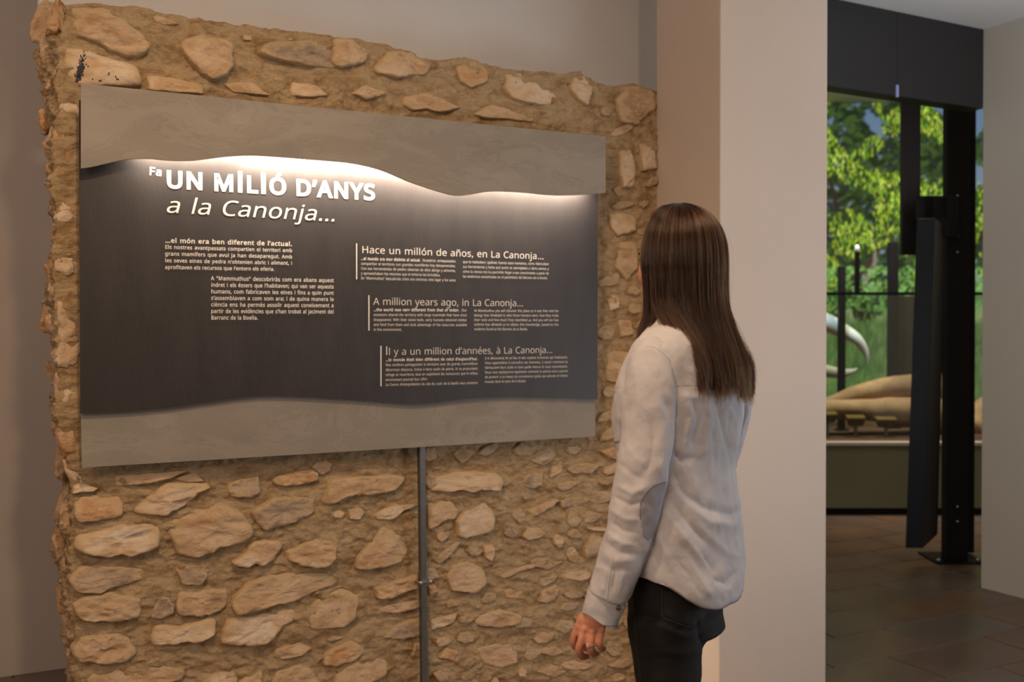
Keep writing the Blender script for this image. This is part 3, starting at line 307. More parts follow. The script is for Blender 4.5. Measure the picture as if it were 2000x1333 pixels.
[225,450,3,23,203,437,231,437,283,437,322,426,347,403,372,380,385,343,385,293,385,195,385,98,385,0,368,0,351,0,334,0,329,20,325,41,320,61,319,61,318,61,317,61,304,45,292,32,279,22,266,12,251,4,234,-1,217,-6,196,-8,172,-8,147,-8,124,-3,103,6,82,15,66,29,55,48,43,67,37,91,37,119,37,162,54,195,87,219,121,242,173,254,243,257,267,257,292,258,316,259,316,268,316,276,316,285,316,321,308,345,293,359,277,373,255,380,227,380,204,380,183,377,163,370,142,363,123,356,106,347,99,365,91,383,84,400,103,410,125,419,151,426,176,433,8,273,209,252,208,198,206,161,197,141,182,120,167,110,146,110,119,110,95,117,77,132,66,147,55,165,49,188,49,225,49,255,59,279,79,303,99,315,130,315,172,315,184,315,197,315,210,294,209,11,344,609,344,606,339,599,332,590,323,579,314,568,304,557,293,546,282,534,271,523,260,513,249,502,239,493,229,486,214,486,198,486,183,486,183,489,183,492,183,496,191,506,200,518,209,532,218,546,227,560,237,575,246,589,253,603,259,614,287,614,316,614,344,614,344,612],
[226,450,3,23,203,437,231,437,283,437,322,426,347,403,372,380,385,343,385,293,385,195,385,98,385,0,368,0,351,0,334,0,329,20,325,41,320,61,319,61,318,61,317,61,304,45,292,32,279,22,266,12,251,4,234,-1,217,-6,196,-8,172,-8,147,-8,124,-3,103,6,82,15,66,29,55,48,43,67,37,91,37,119,37,162,54,195,87,219,121,242,173,254,243,257,267,257,292,258,316,259,316,268,316,276,316,285,316,321,308,345,293,359,277,373,255,380,227,380,204,380,183,377,163,370,142,363,123,356,106,347,99,365,91,383,84,400,103,410,125,419,151,426,176,433,8,273,209,252,208,198,206,161,197,141,182,120,167,110,146,110,119,110,95,117,77,132,66,147,55,165,49,188,49,225,49,255,59,279,79,303,99,315,130,315,172,315,184,315,197,315,210,294,209,15,237,614,261,614,267,603,276,589,288,575,300,560,313,545,326,531,339,517,351,505,361,495,361,492,361,489,361,486,344,486,328,486,311,486,297,495,283,505,268,518,253,530,238,544,224,558,209,544,195,530,180,518,166,506,152,495,138,486,122,486,106,486,90,486,90,489,90,492,90,495,100,505,111,518,124,532,136,546,149,560,160,575,172,589,182,603,188,614,213,614],
[231,385,2,22,265,-8,241,-8,203,-8,169,0,139,15,109,31,86,55,69,87,53,120,44,162,44,213,44,265,53,308,71,342,88,375,112,399,142,415,173,430,207,438,245,438,267,438,288,436,309,431,329,426,346,421,358,415,351,395,344,376,337,356,324,361,309,365,292,370,275,374,259,376,244,376,215,376,191,370,172,358,154,345,140,327,131,303,122,279,117,249,117,213,117,179,122,150,131,126,140,102,153,84,172,71,190,59,213,53,240,53,263,53,284,55,302,60,320,65,336,71,351,78,351,57,351,36,351,15,337,8,321,2,304,-2,286,-6,17,306,-98,306,-111,306,-137,296,-157,277,-171,257,-185,227,-192,188,-192,180,-192,172,-192,165,-191,158,-190,152,-190,148,-188,148,-174,148,-159,148,-144,152,-145,159,-146,167,-147,175,-148,183,-148,190,-148,209,-148,224,-146,234,-141,244,-136,249,-126,249,-113,249,-99,242,-89,228,-83,214,-76,197,-72,176,-69,188,-46,199,-23,211,0,226,0,242,0,257,0,250,-14,244,-28,237,-43,249,-45,261,-49,272,-55,283,-61,291,-68,297,-77,303,-86],
[232,452,3,18,196,438,234,438,271,438,303,430,329,414,356,398,376,375,390,346,404,317,411,283,411,244,411,230,411,215,411,201,313,201,215,201,117,201,118,153,131,116,154,90,178,65,211,52,254,52,281,52,306,55,327,60,348,65,370,72,392,82,392,61,392,41,392,20,370,10,349,3,327,-1,306,-6,280,-8,251,-8,210,-8,174,0,143,17,112,33,88,58,70,91,53,124,44,164,44,212,44,259,52,299,68,333,84,366,106,392,134,411,163,429,6,257,380,233,380,200,380,173,369,154,348,134,326,122,296,119,257,192,257,265,257,338,257,338,282,334,303,326,322,319,340,308,354,292,364,277,375,11,180,614,209,614,214,603,222,589,231,575,239,560,249,546,259,532,269,518,277,506,285,496,285,492,285,489,285,486,270,486,254,486,238,486,229,493,219,502,208,513,196,523,185,534,174,546,163,557,154,568,145,579,136,590,129,599,124,606,124,609,124,612,124,614,152,614],
[233,452,3,18,196,438,234,438,271,438,303,430,329,414,356,398,376,375,390,346,404,317,411,283,411,244,411,230,411,215,411,201,313,201,215,201,117,201,118,153,131,116,154,90,178,65,211,52,254,52,281,52,306,55,327,60,348,65,370,72,392,82,392,61,392,41,392,20,370,10,349,3,327,-1,306,-6,280,-8,251,-8,210,-8,174,0,143,17,112,33,88,58,70,91,53,124,44,164,44,212,44,259,52,299,68,333,84,366,106,392,134,411,163,429,6,257,380,233,380,200,380,173,369,154,348,134,326,122,296,119,257,192,257,265,257,338,257,338,282,334,303,326,322,319,340,308,354,292,364,277,375,11,347,609,347,606,342,599,335,590,326,579,317,568,307,557,296,546,285,534,274,523,263,513,252,502,242,493,233,486,217,486,202,486,186,486,186,489,186,492,186,496,194,506,203,518,212,532,221,546,231,560,240,575,249,589,256,603,262,614,291,614,319,614,347,614,347,612],
[234,452,3,18,196,438,234,438,271,438,303,430,329,414,356,398,376,375,390,346,404,317,411,283,411,244,411,230,411,215,411,201,313,201,215,201,117,201,118,153,131,116,154,90,178,65,211,52,254,52,281,52,306,55,327,60,348,65,370,72,392,82,392,61,392,41,392,20,370,10,349,3,327,-1,306,-6,280,-8,251,-8,210,-8,174,0,143,17,112,33,88,58,70,91,53,124,44,164,44,212,44,259,52,299,68,333,84,366,106,392,134,411,163,429,6,257,380,233,380,200,380,173,369,154,348,134,326,122,296,119,257,192,257,265,257,338,257,338,282,334,303,326,322,319,340,308,354,292,364,277,375,15,240,614,264,614,270,603,279,589,291,575,304,560,316,545,329,531,342,517,354,505,364,495,364,492,364,489,364,486,348,486,331,486,314,486,300,495,286,505,271,518,256,530,241,544,227,558,213,544,198,530,184,518,169,506,155,495,141,486,125,486,109,486,93,486,93,489,93,492,93,495,103,505,115,518,127,532,140,546,152,560,164,575,175,589,185,603,192,614,216,614],
[237,207,2,4,139,143,139,0,115,0,92,0,68,0,68,143,68,287,68,430,92,430,115,430,139,430,139,287,11,222,609,222,606,217,599,210,590,201,579,192,568,182,557,171,546,160,534,149,523,138,513,127,502,117,493,107,486,92,486,76,486,61,486,61,489,61,492,61,496,69,506,78,518,87,532,96,546,106,560,115,575,124,589,131,603,137,614,165,614,194,614,222,614,222,612],
[238,207,2,4,139,143,139,0,115,0,92,0,68,0,68,143,68,287,68,430,92,430,115,430,139,430,139,287,15,115,614,139,614,145,603,154,589,166,575,178,560,191,545,204,531,217,517,229,505,239,495,239,492,239,489,239,486,222,486,206,486,189,486,175,495,161,505,146,518,131,530,116,544,102,558,87,544,73,530,59,518,44,506,30,495,16,486,0,486,-16,486,-32,486,-32,489,-32,492,-32,495,-22,505,-11,518,2,532,15,546,27,560,38,575,50,589,60,603,67,614,91,614],
[241,496,2,18,257,438,275,438,326,438,365,425,391,401,418,376,431,335,431,280,431,187,431,93,431,0,407,0,384,0,361,0,361,92,361,183,361,275,361,310,353,336,338,353,322,370,298,379,265,379,217,379,184,365,166,338,148,312,139,273,139,223,139,149,139,74,139,0,115,0,92,0,68,0,68,143,68,287,68,430,87,430,106,430,125,430,129,410,132,391,136,371,137,371,138,371,140,371,149,386,161,399,175,409,189,418,205,426,222,431,239,435,20,115,486,101,486,103,502,106,516,110,529,115,541,121,552,128,561,136,570,145,577,155,581,165,586,176,589,189,589,201,589,212,586,223,582,234,577,245,572,255,566,265,560,275,554,284,550,294,545,303,543,311,543,323,543,333,547,340,555,346,562,352,574,355,589,369,589,382,589,395,589,392,558,383,534,368,515,353,496,333,487,308,487,297,487,286,489,275,494,264,498,254,503,243,510,233,516,223,521,214,526,204,530,195,532,186,532,173,532,164,529,157,521,151,513,146,501,142,486,128,486],
[242,485,3,14,442,263,442,216,442,180,437,148,428,121,418,93,405,70,388,51,370,31,349,17,324,7,300,-3,272,-8,241,-8,213,-8,187,-3,163,7,139,17,118,31,100,51,83,70,69,93,59,121,49,148,44,180,44,216,44,263,52,304,68,336,84,369,107,394,137,412,167,429,203,438,244,438,283,438,317,429,347,412,377,394,400,369,417,336,433,304,11,117,267,117,216,117,182,121,153,130,128,139,103,153,84,172,71,190,57,214,51,243,51,272,51,296,57,314,71,333,84,347,103,356,128,364,153,369,182,369,216,369,250,364,279,355,303,346,327,332,346,314,359,296,372,272,379,242,379,198,379,167,364,147,335,127,306,11,195,614,223,614,229,603,236,589,245,575,254,560,263,546,273,532,283,518,292,506,300,496,300,492,300,489,300,486,284,486,268,486,253,486,244,493,233,502,222,513,211,523,200,534,189,546,178,557,168,568,159,579,150,590,144,599,139,606,139,609,139,612,139,614,167,614],
[243,485,3,14,442,263,442,216,442,180,437,148,428,121,418,93,405,70,388,51,370,31,349,17,324,7,300,-3,272,-8,241,-8,213,-8,187,-3,163,7,139,17,118,31,100,51,83,70,69,93,59,121,49,148,44,180,44,216,44,263,52,304,68,336,84,369,107,394,137,412,167,429,203,438,244,438,283,438,317,429,347,412,377,394,400,369,417,336,433,304,11,117,267,117,216,117,182,121,153,130,128,139,103,153,84,172,71,190,57,214,51,243,51,272,51,296,57,314,71,333,84,347,103,356,128,364,153,369,182,369,216,369,250,364,279,355,303,346,327,332,346,314,359,296,372,272,379,242,379,198,379,167,364,147,335,127,306,11,362,609,362,606,357,599,350,590,341,579,332,568,322,557,311,546,300,534,289,523,278,513,267,502,257,493,247,486,231,486,216,486,200,486,200,489,200,492,200,496,209,506,217,518,227,532,236,546,245,560,254,575,263,589,271,603,277,614,305,614,333,614,362,614,362,612],
[244,485,3,14,442,263,442,216,442,180,437,148,428,121,418,93,405,70,388,51,370,31,349,17,324,7,300,-3,272,-8,241,-8,213,-8,187,-3,163,7,139,17,118,31,100,51,83,70,69,93,59,121,49,148,44,180,44,216,44,263,52,304,68,336,84,369,107,394,137,412,167,429,203,438,244,438,283,438,317,429,347,412,377,394,400,369,417,336,433,304,11,117,267,117,216,117,182,121,153,130,128,139,103,153,84,172,71,190,57,214,51,243,51,272,51,296,57,314,71,333,84,347,103,356,128,364,153,369,182,369,216,369,250,364,279,355,303,346,327,332,346,314,359,296,372,272,379,242,379,198,379,167,364,147,335,127,306,15,254,614,278,614,285,603,294,589,306,575,318,560,331,545,344,531,357,517,368,505,379,495,379,492,379,489,379,486,362,486,345,486,329,486,315,495,300,505,285,518,271,530,256,544,241,558,227,544,213,530,198,518,184,506,169,495,156,486,140,486,123,486,107,486,107,489,107,492,107,495,118,505,129,518,142,532,154,546,166,560,178,575,190,589,199,603,206,614,230,614],
[249,496,2,20,404,430,427,430,427,287,427,143,427,0,408,0,389,0,370,0,366,19,363,38,359,57,358,57,357,57,356,57,347,42,335,30,321,20,306,10,291,3,273,-1,256,-6,238,-8,220,-8,186,-8,157,-3,134,8,110,19,93,36,81,59,69,82,63,112,63,148,63,242,63,336,63,430,87,430,111,430,135,430,135,338,135,245,135,153,135,119,142,93,158,76,173,59,198,51,230,51,262,51,287,57,306,69,324,81,337,98,345,121,353,145,357,173,357,206,357,281,357,355,357,430,380,430,11,200,614,228,614,234,603,241,589,250,575,259,560,268,546,278,532,288,518,297,506,305,496,305,492,305,489,305,486,289,486,273,486,257,486,248,493,238,502,227,513,216,523,205,534,194,546,183,557,173,568,164,579,155,590,148,599,144,606,144,609,144,612,144,614,172,614],
[250,496,2,20,404,430,427,430,427,287,427,143,427,0,408,0,389,0,370,0,366,19,363,38,359,57,358,57,357,57,356,57,347,42,335,30,321,20,306,10,291,3,273,-1,256,-6,238,-8,220,-8,186,-8,157,-3,134,8,110,19,93,36,81,59,69,82,63,112,63,148,63,242,63,336,63,430,87,430,111,430,135,430,135,338,135,245,135,153,135,119,142,93,158,76,173,59,198,51,230,51,262,51,287,57,306,69,324,81,337,98,345,121,353,145,357,173,357,206,357,281,357,355,357,430,380,430,11,366,609,366,606,362,599,355,590,346,579,337,568,327,557,316,546,305,534,294,523,283,513,272,502,261,493,252,486,236,486,221,486,205,486,205,489,205,492,205,496,213,506,222,518,231,532,241,546,250,560,259,575,268,589,276,603,281,614,310,614,338,614,366,614,366,612],
[8217,140,1,10,129,567,131,564,126,545,120,525,112,503,105,481,97,459,88,437,79,416,70,395,62,376,44,376,27,376,10,376,13,391,17,407,21,424,25,441,29,459,32,476,36,493,39,510,42,527,45,543,48,559,50,573,75,573,100,573,125,573,127,570],
[8220,288,2,9,261,573,278,573,273,552,268,530,263,507,258,483,253,460,249,438,244,415,241,395,238,376,213,376,187,376,162,376,160,379,158,382,156,385,161,404,167,424,175,445,182,467,191,489,200,511,209,533,218,553,226,573,244,573,9,113,573,130,573,125,552,120,530,115,507,109,483,105,460,100,438,96,415,92,395,90,376,65,376,40,376,14,376,13,379,11,382,10,385,14,404,21,424,28,445,36,467,44,489,53,511,61,533,70,553,79,573,96,573],
[8221,288,2,9,276,567,278,564,273,545,267,525,260,503,252,481,244,459,235,437,227,416,218,395,209,376,192,376,174,376,156,376,162,396,167,418,172,441,177,465,182,488,186,510,191,533,195,554,197,573,222,573,248,573,273,573,275,570,10,128,567,130,564,125,545,119,525,111,503,104,481,96,459,87,437,78,416,70,395,61,376,44,376,27,376,10,376,13,391,17,407,21,424,25,441,28,459,32,476,35,493,38,510,41,527,44,543,47,559,49,573,74,573,99,573,124,573,126,570],
[8230,634,3,8,58,24,58,43,58,63,63,77,72,85,82,93,93,97,107,97,121,97,132,93,142,85,152,77,157,63,157,43,157,24,152,10,142,2,132,-7,121,-11,107,-11,93,-11,82,-7,72,2,63,10,8,268,24,268,43,268,63,273,77,282,85,292,93,303,97,317,97,331,97,343,93,352,85,362,77,367,63,367,43,367,24,362,10,352,2,343,-7,331,-11,317,-11,303,-11,292,-7,282,2,273,10,8,477,24,477,43,477,63,482,77,492,85,501,93,513,97,526,97,540,97,552,93,562,85,572,77,577,63,577,43,577,24,572,10,562,2,552,-7,540,-11,526,-11,513,-11,501,-7,492,2,482,10]]
# ------------------------------------------------------------ room shell
def S(o): o['kind'] = 'structure'; return o
YS, YB, YD = 3.20, 3.45, 3.60            # stone face, plaster face, doorway plane
xl = onY(76, 5, YB)[0]
PXL = onY(1280, 600, 3.20)[0]; PY0 = 2.80
d_ = ray(1406, 600); PY0 = PXL/d_[0]*d_[1]; PXR = onY(1615, 600, PY0)[0]
XR = onY(1919, 600, YD)[0]
# floor: grout bed + tiles
fl = S(box('floor', -4, 12, -3, 14, -.06, -.006, M_grout))
tiles = []; rest = []
TW, TL_ = .30, .60
for j in range(-10, 46):
    for i in range(-7, 20):
        x0 = i*TL_+(TL_/2 if j % 2 else 0)+.04; y0 = j*TW+.02
        if x0 < -4 or x0 > 11.4 or y0 < -3 or y0 > 13.7: continue
        cx, cy = x0+TL_/2, y0+TW/2; px, py = to_px((cx, cy, 0)); dd = np.dot(np.array([cx, cy, -CAMZ]), FWD)
        vis = dd > 1 and 1500 < px < 2150 and 960 < py < 1480
        (tiles if vis else rest).append((x0, y0))
def tile_vf(x0, y0):
    g = .004; h = RNG.uniform(-.0012, .0012); b = .0025
    x1, y1 = x0+TL_-g, y0+TW-g; x0 += g; y0 += g
    c = [(x0, y0, -.006), (x1, y0, -.006), (x1, y1, -.006), (x0, y1, -.006), (x0+b, y0+b, h), (x1-b, y0+b, h+RNG.uniform(-.0008, .0008)), (x1-b, y1-b, h), (x0+b, y1-b, h)]
    return box_vf(c)
for x0, y0 in tiles[:290]:
    v, f = tile_vf(x0, y0); mesh_obj('tile', v, f, random.choice(M_tile), fl, smooth=False)
v, f = join(*[tile_vf(*t) for t in rest+tiles[290:]]); o = mesh_obj('tile_field', v, f, M_tile[0], fl, smooth=False); o['kind'] = 'stuff'
S(box('ceiling', -4, 8, -3, YD+.10, 3.0, 3.12, M_ceil))
xrb = onY(1608, 600, YB)[0]-.14
v, f = prism([(xl, 3.0), (xrb, 3.0), (xrb, 0), (xl+.35, 0), (xl+.35, onY(80, 24, YB)[2]), (xl, onY(80, 24, YB)[2])], YB, YB+.14); S(mesh_obj('wall_back', v, f, M_plaster, smooth=False))
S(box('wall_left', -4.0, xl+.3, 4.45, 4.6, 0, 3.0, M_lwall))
S(box('wall_right', XR, XR+.14, -3, YD, 0, 3.0, M_rwall))
pil = S(box('pillar', PXL, PXR, PY0, YS-.005, 0, 3.0, M_pillar, bv=.004))
# gallery beyond the doorway
S(box('ceiling', 3.2, 12, YD+.10, 14, 3.75, 3.85, M_ceil))
v, f = box_vf([tuple(LDZ(a, b, z)) for z in (0, 3.8) for a, b in ((-1, 11.6), (7.5, 11.6), (7.5, 11.8), (-1, 11.8))])
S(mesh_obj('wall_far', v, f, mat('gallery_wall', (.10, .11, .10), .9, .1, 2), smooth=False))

# ------------------------------------------------------------ stone wall
root_w = tag(empty('wall_stone', (0, YS, 0)), kind='structure')
FE = [(-60, 137), (0, 135), (90, 131), (220, 122), (400, 113), (600, 110), (800, 117), (900, 130), (1000, 140), (1333, 152), (1500, 156)]
SI = [(-60, 76), (0, 76), (30, 77), (70, 72), (110, 74), (150, 80), (200, 88), (230, 92), (270, 98), (310, 104), (400, 108), (470, 112), (500, 110), (545, 106), (590, 98), (640, 100), (680, 110), (740, 114), (850, 122), (900, 121), (960, 121), (1010, 119), (1060, 114), (1120, 115), (1180, 122), (1240, 128), (1333, 143), (1500, 150)]
TOP = [(60, 14), (76, 14), (130, 12), (200, 15), (270, 22), (350, 36), (500, 58), (640, 74), (700, 82), (760, 95), (820, 118), (900, 119), (980, 137), (1060, 146), (1110, 150), (1130, 146), (1150, 156), (1165, 168), (1200, 172), (1230, 166), (1280, 180), (1420, 190), (1700, 230)]
interp = lambda T, u: np.interp(u, [a for a, _ in T], [b for _, b in T])
NX, NS, NZ, NT = 560, 40, 520, 10
xr_end = PXL+.12
rows = []
topX = []
Xs_probe = np.linspace(-.1, xr_end, 200)
zt = []
for X in Xs_probe:
    z = 2.2
    for _ in range(4):
        px, py = to_px((X, YS, z)); z = onY(px, interp(TOP, px), YS)[2]; z += (X*0)
        # keep X column: project to same X
        d = ray(px, interp(TOP, px)); z = CAMZ+d[2]*(YS/d[1])
    zt.append(z)
zt = np.array(zt)
V = np.zeros((NZ+NT, NS+NX, 3))
for r in range(NZ+NT):
    q = min(r, NZ-1)/(NZ-1)
    zref = q*2.2
    px0, py = to_px((.1, YS, max(zref, .15)))
    xf = onY(interp(FE, py), py, YS)[0]; xb = onY(interp(SI, py), py, YB)[0]; xb = min(xb, xf+.03)
    Xf = np.linspace(xf, xr_end, NX)
    s = np.linspace(0, 1, NS, endpoint=False)
    Xc = np.concatenate([xb+(xf-xb)*(.15*s+.85*s**1.0), Xf]); Yc = np.concatenate([YB+(YS-YB)*s, np.full(NX, YS)])
    ztop = np.interp(Xc, Xs_probe, zt)
    V[r, :, 0] = Xc; V[r, :, 1] = Yc; V[r, :, 2] = q*ztop
    if r >= NZ:
        k = (r-NZ+1)/NT; V[r, :, 1] = Yc+(YB+.01-Yc)*k; V[r, :, 2] = ztop+.012*math.sin(k*math.pi)
P = V.reshape(-1, 3); Q = P*np.array([1, 1, 1.7])
disp = .012*fbm(Q, 5, 3, 1)+.012*(1-np.abs(fbm(Q+.35*P[:, :1]*np.array([0, 0, 1]), 14, 3, 5)))+.0035*fbm(P, 60, 3, 9)
disp += .006*np.maximum(0, fbm(P*np.array([1, 1, 3]), 26, 3, 13))+.003*fbm(P*np.array([1, 1, 1.5]), 38, 3, 17)
side = np.zeros((NZ+NT, NS+NX), bool); side[:, :NS] = True; side = side.ravel()
dirs = np.zeros_like(P); dirs[:, 1] = -1
sfrac = np.zeros((NZ+NT, NS+NX)); sfrac[:, :NS] = 1; sfrac = sfrac.ravel()
ang = np.zeros((NZ+NT, NS+NX)); ang[:, :NS] = np.linspace(1, .8, NS); ang[:, NS:NS+12] = np.linspace(.75, 0, 12); ang = ang.ravel()*math.pi/2
dirs[:, 0] = -np.sin(ang); dirs[:, 1] = -np.cos(ang)
toprow = np.zeros((NZ+NT, NS+NX)); toprow[NZ-3:, :] = 1; toprow = toprow.ravel()[:, None]
dirs = dirs*(1-.6*toprow)+np.array([0, 0, 1])*toprow*.6
disp[side] = disp[side]*1.8-.012
# hollow under and swelling round lumps, deeper right hand smears
P2 = P+dirs*disp[:, None]
WG = P2.reshape(NZ+NT, NS+NX, 3)
n2 = NS+NX
idx = np.arange((NZ+NT)*n2).reshape(NZ+NT, n2)
F = np.stack([idx[:-1, :-1], idx[:-1, 1:], idx[1:, 1:], idx[1:, :-1]], -1).reshape(-1, 4)
FW_ = F.tolist(); mesh_obj('mortar', P2, FW_, M_mortar, root_w)

VIEW = {'A': (120, 880, 5.553), 'B': (440, 880, 5.128), 'C': (120, 1093, 5.553), 'D': (440, 1093, 5.128), 'E': (820, 860, 5.128),
        'F': (820, 1083, 4.651), 'G': (60, 0, 5.0), 'H': (0, 0, 2.857), 'I': (650, 0, 2.857), 'J': (1140, 130, 1.9875)}
# view, material, relief in mm, outline
STONES = '''A2,16,130 580 200 490 420 490 660 490 665 640 640 700 500 740 200 770 130 700
A1,20,760 660 820 570 1000 450 1130 340 1600 345 1640 385 1480 450 1340 590 1180 650 1120 710 1000 700 850 680
A1,24,120 1050 160 910 330 870 480 830 640 780 980 790 1080 830 1060 1020 960 1080 760 1140 640 1120 420 1145 250 1110
A0,26,1160 760 1280 690 1600 600 1730 520 1900 640 2040 760 2090 850 2060 930 1960 980 1700 1040 1500 1140 1250 1140 1180 1000
A0,14,560 270 1380 200 1180 290 920 350 700 370 560 385
A1,20,120 380 170 360 250 350 400 405 340 440 200 450 110 470
A0,8,1200 300 1440 230 1540 330 1300 335
B3,16,10 330 150 270 200 280 330 245 345 400 240 465 50 470 10 400
B3,22,240 600 420 500 480 460 680 460 890 450 905 600 780 680 600 740 370 800 300 720
B2,24,465 300 500 260 700 205 860 180 930 220 920 290 760 340 560 360 480 340
B0,24,950 500 1010 400 1000 300 1100 265 1400 250 1640 230 1750 240 1775 290 1680 390 1500 430 1250 450 1150 460 1080 520 980 540
B1,16,1490 640 1600 570 1700 545 1900 535 1905 560 1790 590 1670 690 1510 695
B1,22,50 1110 200 1020 260 920 400 890 540 900 575 950 480 1080 350 1155 290 1120 200 1170 100 1150
B0,24,590 1000 700 960 800 920 900 880 1040 890 1115 970 1090 1080 960 1165 740 1140 620 1100
B0,20,1280 1170 1300 1050 1440 920 1560 770 1740 780 1830 1000 1750 1110 1600 1160 1340 1190
B1,10,1070 620 1130 590 1190 620 1150 680 1080 670
B0,8,1220 600 1340 560 1390 620 1330 690 1240 690
B0,8,900 110 1090 90 1040 200 950 240 860 170
C3,18,70 200 200 60 500 60 900 100 900 200 700 260 560 290 420 350 170 350 100 270
C3,10,1230 80 1400 30 1560 60 1580 180 1520 260 1300 270
C0,24,120 480 220 400 480 340 860 400 880 560 840 620 620 655 220 645 140 570
C3,12,960 590 1040 420 1090 340 1160 400 1210 480 1210 570 1080 625 970 630
C0,18,1240 400 1280 345 1450 350 1600 310 1790 315 1800 470 1740 540 1560 590 1290 610 1240 560
C1,20,960 760 1060 700 1350 690 1600 620 1680 650 1640 800 1500 870 1260 890 980 920
C0,22,120 960 220 830 440 800 600 790 720 840 820 990 760 1060 520 1120 300 1090 140 1080
C0,14,260 1300 300 1220 600 1160 1000 1130 1330 1180 1310 1280 1150 1330 900 1380 300 1380
C1,16,1500 1330 1640 1240 1700 1210 1860 1220 1900 1300 1880 1400 1480 1400
D0,22,50 450 60 370 200 230 400 160 600 130 1000 130 1150 200 1120 250 900 310 720 400 500 430 390 480 80 535
D1,22,0 600 100 570 380 530 600 480 700 500 700 600 600 640 440 800 300 850 100 840 -60 820 -40 700
D0,12,800 500 900 400 1160 270 1330 350 1280 580 1180 660 1030 690 830 680
D0,14,500 900 640 850 740 830 860 880 760 950 560 1000 470 980
D2,16,970 1060 980 950 1080 870 1260 800 1380 870 1380 930 1270 1000 1100 1050
D0,12,1010 800 1080 765 1190 770 1170 790 1080 810 1020 812
D2,20,1470 270 1700 200 1920 130 1910 270 1740 330 1600 390 1500 380
D0,14,1500 500 1560 470 1700 430 1930 400 1930 470 1700 530 1570 530
D3,14,1560 770 1700 640 1940 560 1950 740 1750 790
D1,14,100 1231 180 1180 360 1110 360 1300 90 1300
D0,16,440 1240 500 1130 740 1040 850 1090 960 1240 900 1320 430 1320
D0,16,1080 1160 1300 1000 1480 960 1620 1010 1600 1150 1400 1260 1200 1300 1060 1290
D0,12,0 1130 80 1110 120 1200 60 1250 -20 1250
D0,12,1850 960 1880 830 1940 830 1945 960
E1,26,60 380 200 350 340 310 500 300 760 320 805 380 780 470 740 495 600 490 450 510 380 495 240 520 60 505
E1,16,350 960 340 800 400 720 540 650 640 600 690 640 740 780 740 890 620 940 450 975
E3,9,170 1150 350 1010 400 1010 300 1140 180 1235 150 1210
E0,12,60 630 300 600 380 700 330 780 220 810 60 900
E1,10,625 1060 700 1040 740 1080 730 1150 690 1205 640 1180
E0,16,1050 700 1190 640 1330 585 1380 600 1200 720 1100 765
E3,8,1390 600 1560 570 1610 610 1460 660 1400 670
E0,12,1050 870 1150 860 1250 930 1170 970 1050 990 1000 960
E1,12,1620 870 1800 865 1880 885 1850 905 1700 900
E3,12,1620 1060 1700 940 1870 920 1820 1070 1780 1120 1620 1180
E3,8,1000 540 1080 520 1110 570 1030 590
E0,20,1790 110 1920 60 1960 190 1840 170
E0,10,1290 380 1320 260 1430 240 1400 330
F0,16,230 200 280 90 420 60 560 110 600 250 480 340 260 320
F2,14,60 280 130 270 150 330 70 370
F1,14,80 590 200 560 340 520 300 610 180 660 80 690
F0,16,450 600 500 540 700 490 900 540 880 610 700 650 520 645
F0,10,700 190 900 110 1070 70 1080 90 930 140 740 215
F2,7,750 330 880 290 930 350 880 400 770 390
F3,12,1200 680 1270 590 1380 600 1390 670 1300 710
F2,12,150 930 230 840 350 880 270 950
F0,8,500 850 700 790 850 830 860 960 700 1020 560 980
F1,8,870 1060 900 1010 950 1040 950 1110 880 1100
F3,8,800 600 930 560 1030 570 1000 640 850 660
F0,8,1050 110 1320 40 1310 60 1140 130
F0,9,1000 870 1200 830 1300 880 1180 920
F0,9,1050 1060 1200 1000 1330 1060 1200 1120
G0,26,390 80 600 75 760 90 900 190 1100 370 1180 470 1100 560 1000 590 800 530 620 440 440 360 400 260
G1,20,345 470 480 480 700 560 1000 640 1060 700 1080 860 490 860 350 740 330 600
G0,26,1440 470 1500 390 1640 350 1850 350 1970 420 1980 640 1900 760 1760 815 1640 750 1520 590
G1,14,1130 810 1120 740 1400 770 1690 850 1680 930 1140 900
G0,8,1180 180 1230 160 1450 250 1300 260 1210 230
H3,22,1420 300 1500 235 1700 230 1960 260 2040 330 1960 380 1820 390 1640 370 1500 340
H1,14,1610 540 1620 460 1760 480 1820 540 1720 552
H0,10,1350 200 1400 200 1400 230 1350 230
H0,8,1240 470 1400 460 1500 540 1300 520
I0,22,-30 360 0 220 90 220 190 290 180 350 100 380 20 390
I0,20,210 390 300 290 420 280 540 370 520 420 330 445 230 420
I0,20,85 530 160 480 220 500 290 530 240 550 180 565 130 545
I0,20,370 590 390 540 500 515 620 560 710 605 620 630 560 630 520 615 430 625
I2,12,700 460 680 370 790 340 870 400 850 460 770 495
I1,8,950 510 960 410 1160 400 1250 440 1250 590 1130 590 990 560
I1,18,1310 490 1330 430 1390 420 1440 500 1400 600 1340 560
I0,12,780 640 880 580 960 610 1110 660 1110 685 960 670 840 665
I0,16,1570 560 1640 480 1790 500 1795 610 1700 680 1590 660
I1,12,1590 840 1640 830 1670 900 1660 1000 1590 1060
J1,12,130 330 180 320 195 400 180 470 130 470
J1,12,95 570 150 570 200 580 190 640 120 660 95 620
J0,14,140 670 200 690 200 780 150 830 110 780
J1,12,85 880 130 890 130 940 90 950
J0,12,90 1100 180 1110 200 1170 150 1230 80 1220
J0,14,120 150 180 130 230 180 200 230 130 220
J1,10,210 300 270 290 272 400 215 410
J0,10,130 980 180 985 190 1040 140 1050'''
WFX = WG[:NZ, NS:, 0]; WFZ = WG[:NZ, NS:, 2]; WFY = WG[:NZ, NS:, 1]
def surfY(x, z):
    r = int(np.clip(np.argmin(np.abs(WFZ[:, 200]-z)), 0, NZ-1)); c = int(np.argmin(np.abs(WFX[r]-x))); return WFY[r, c]
ST_BV = [[], []]; CENT = []
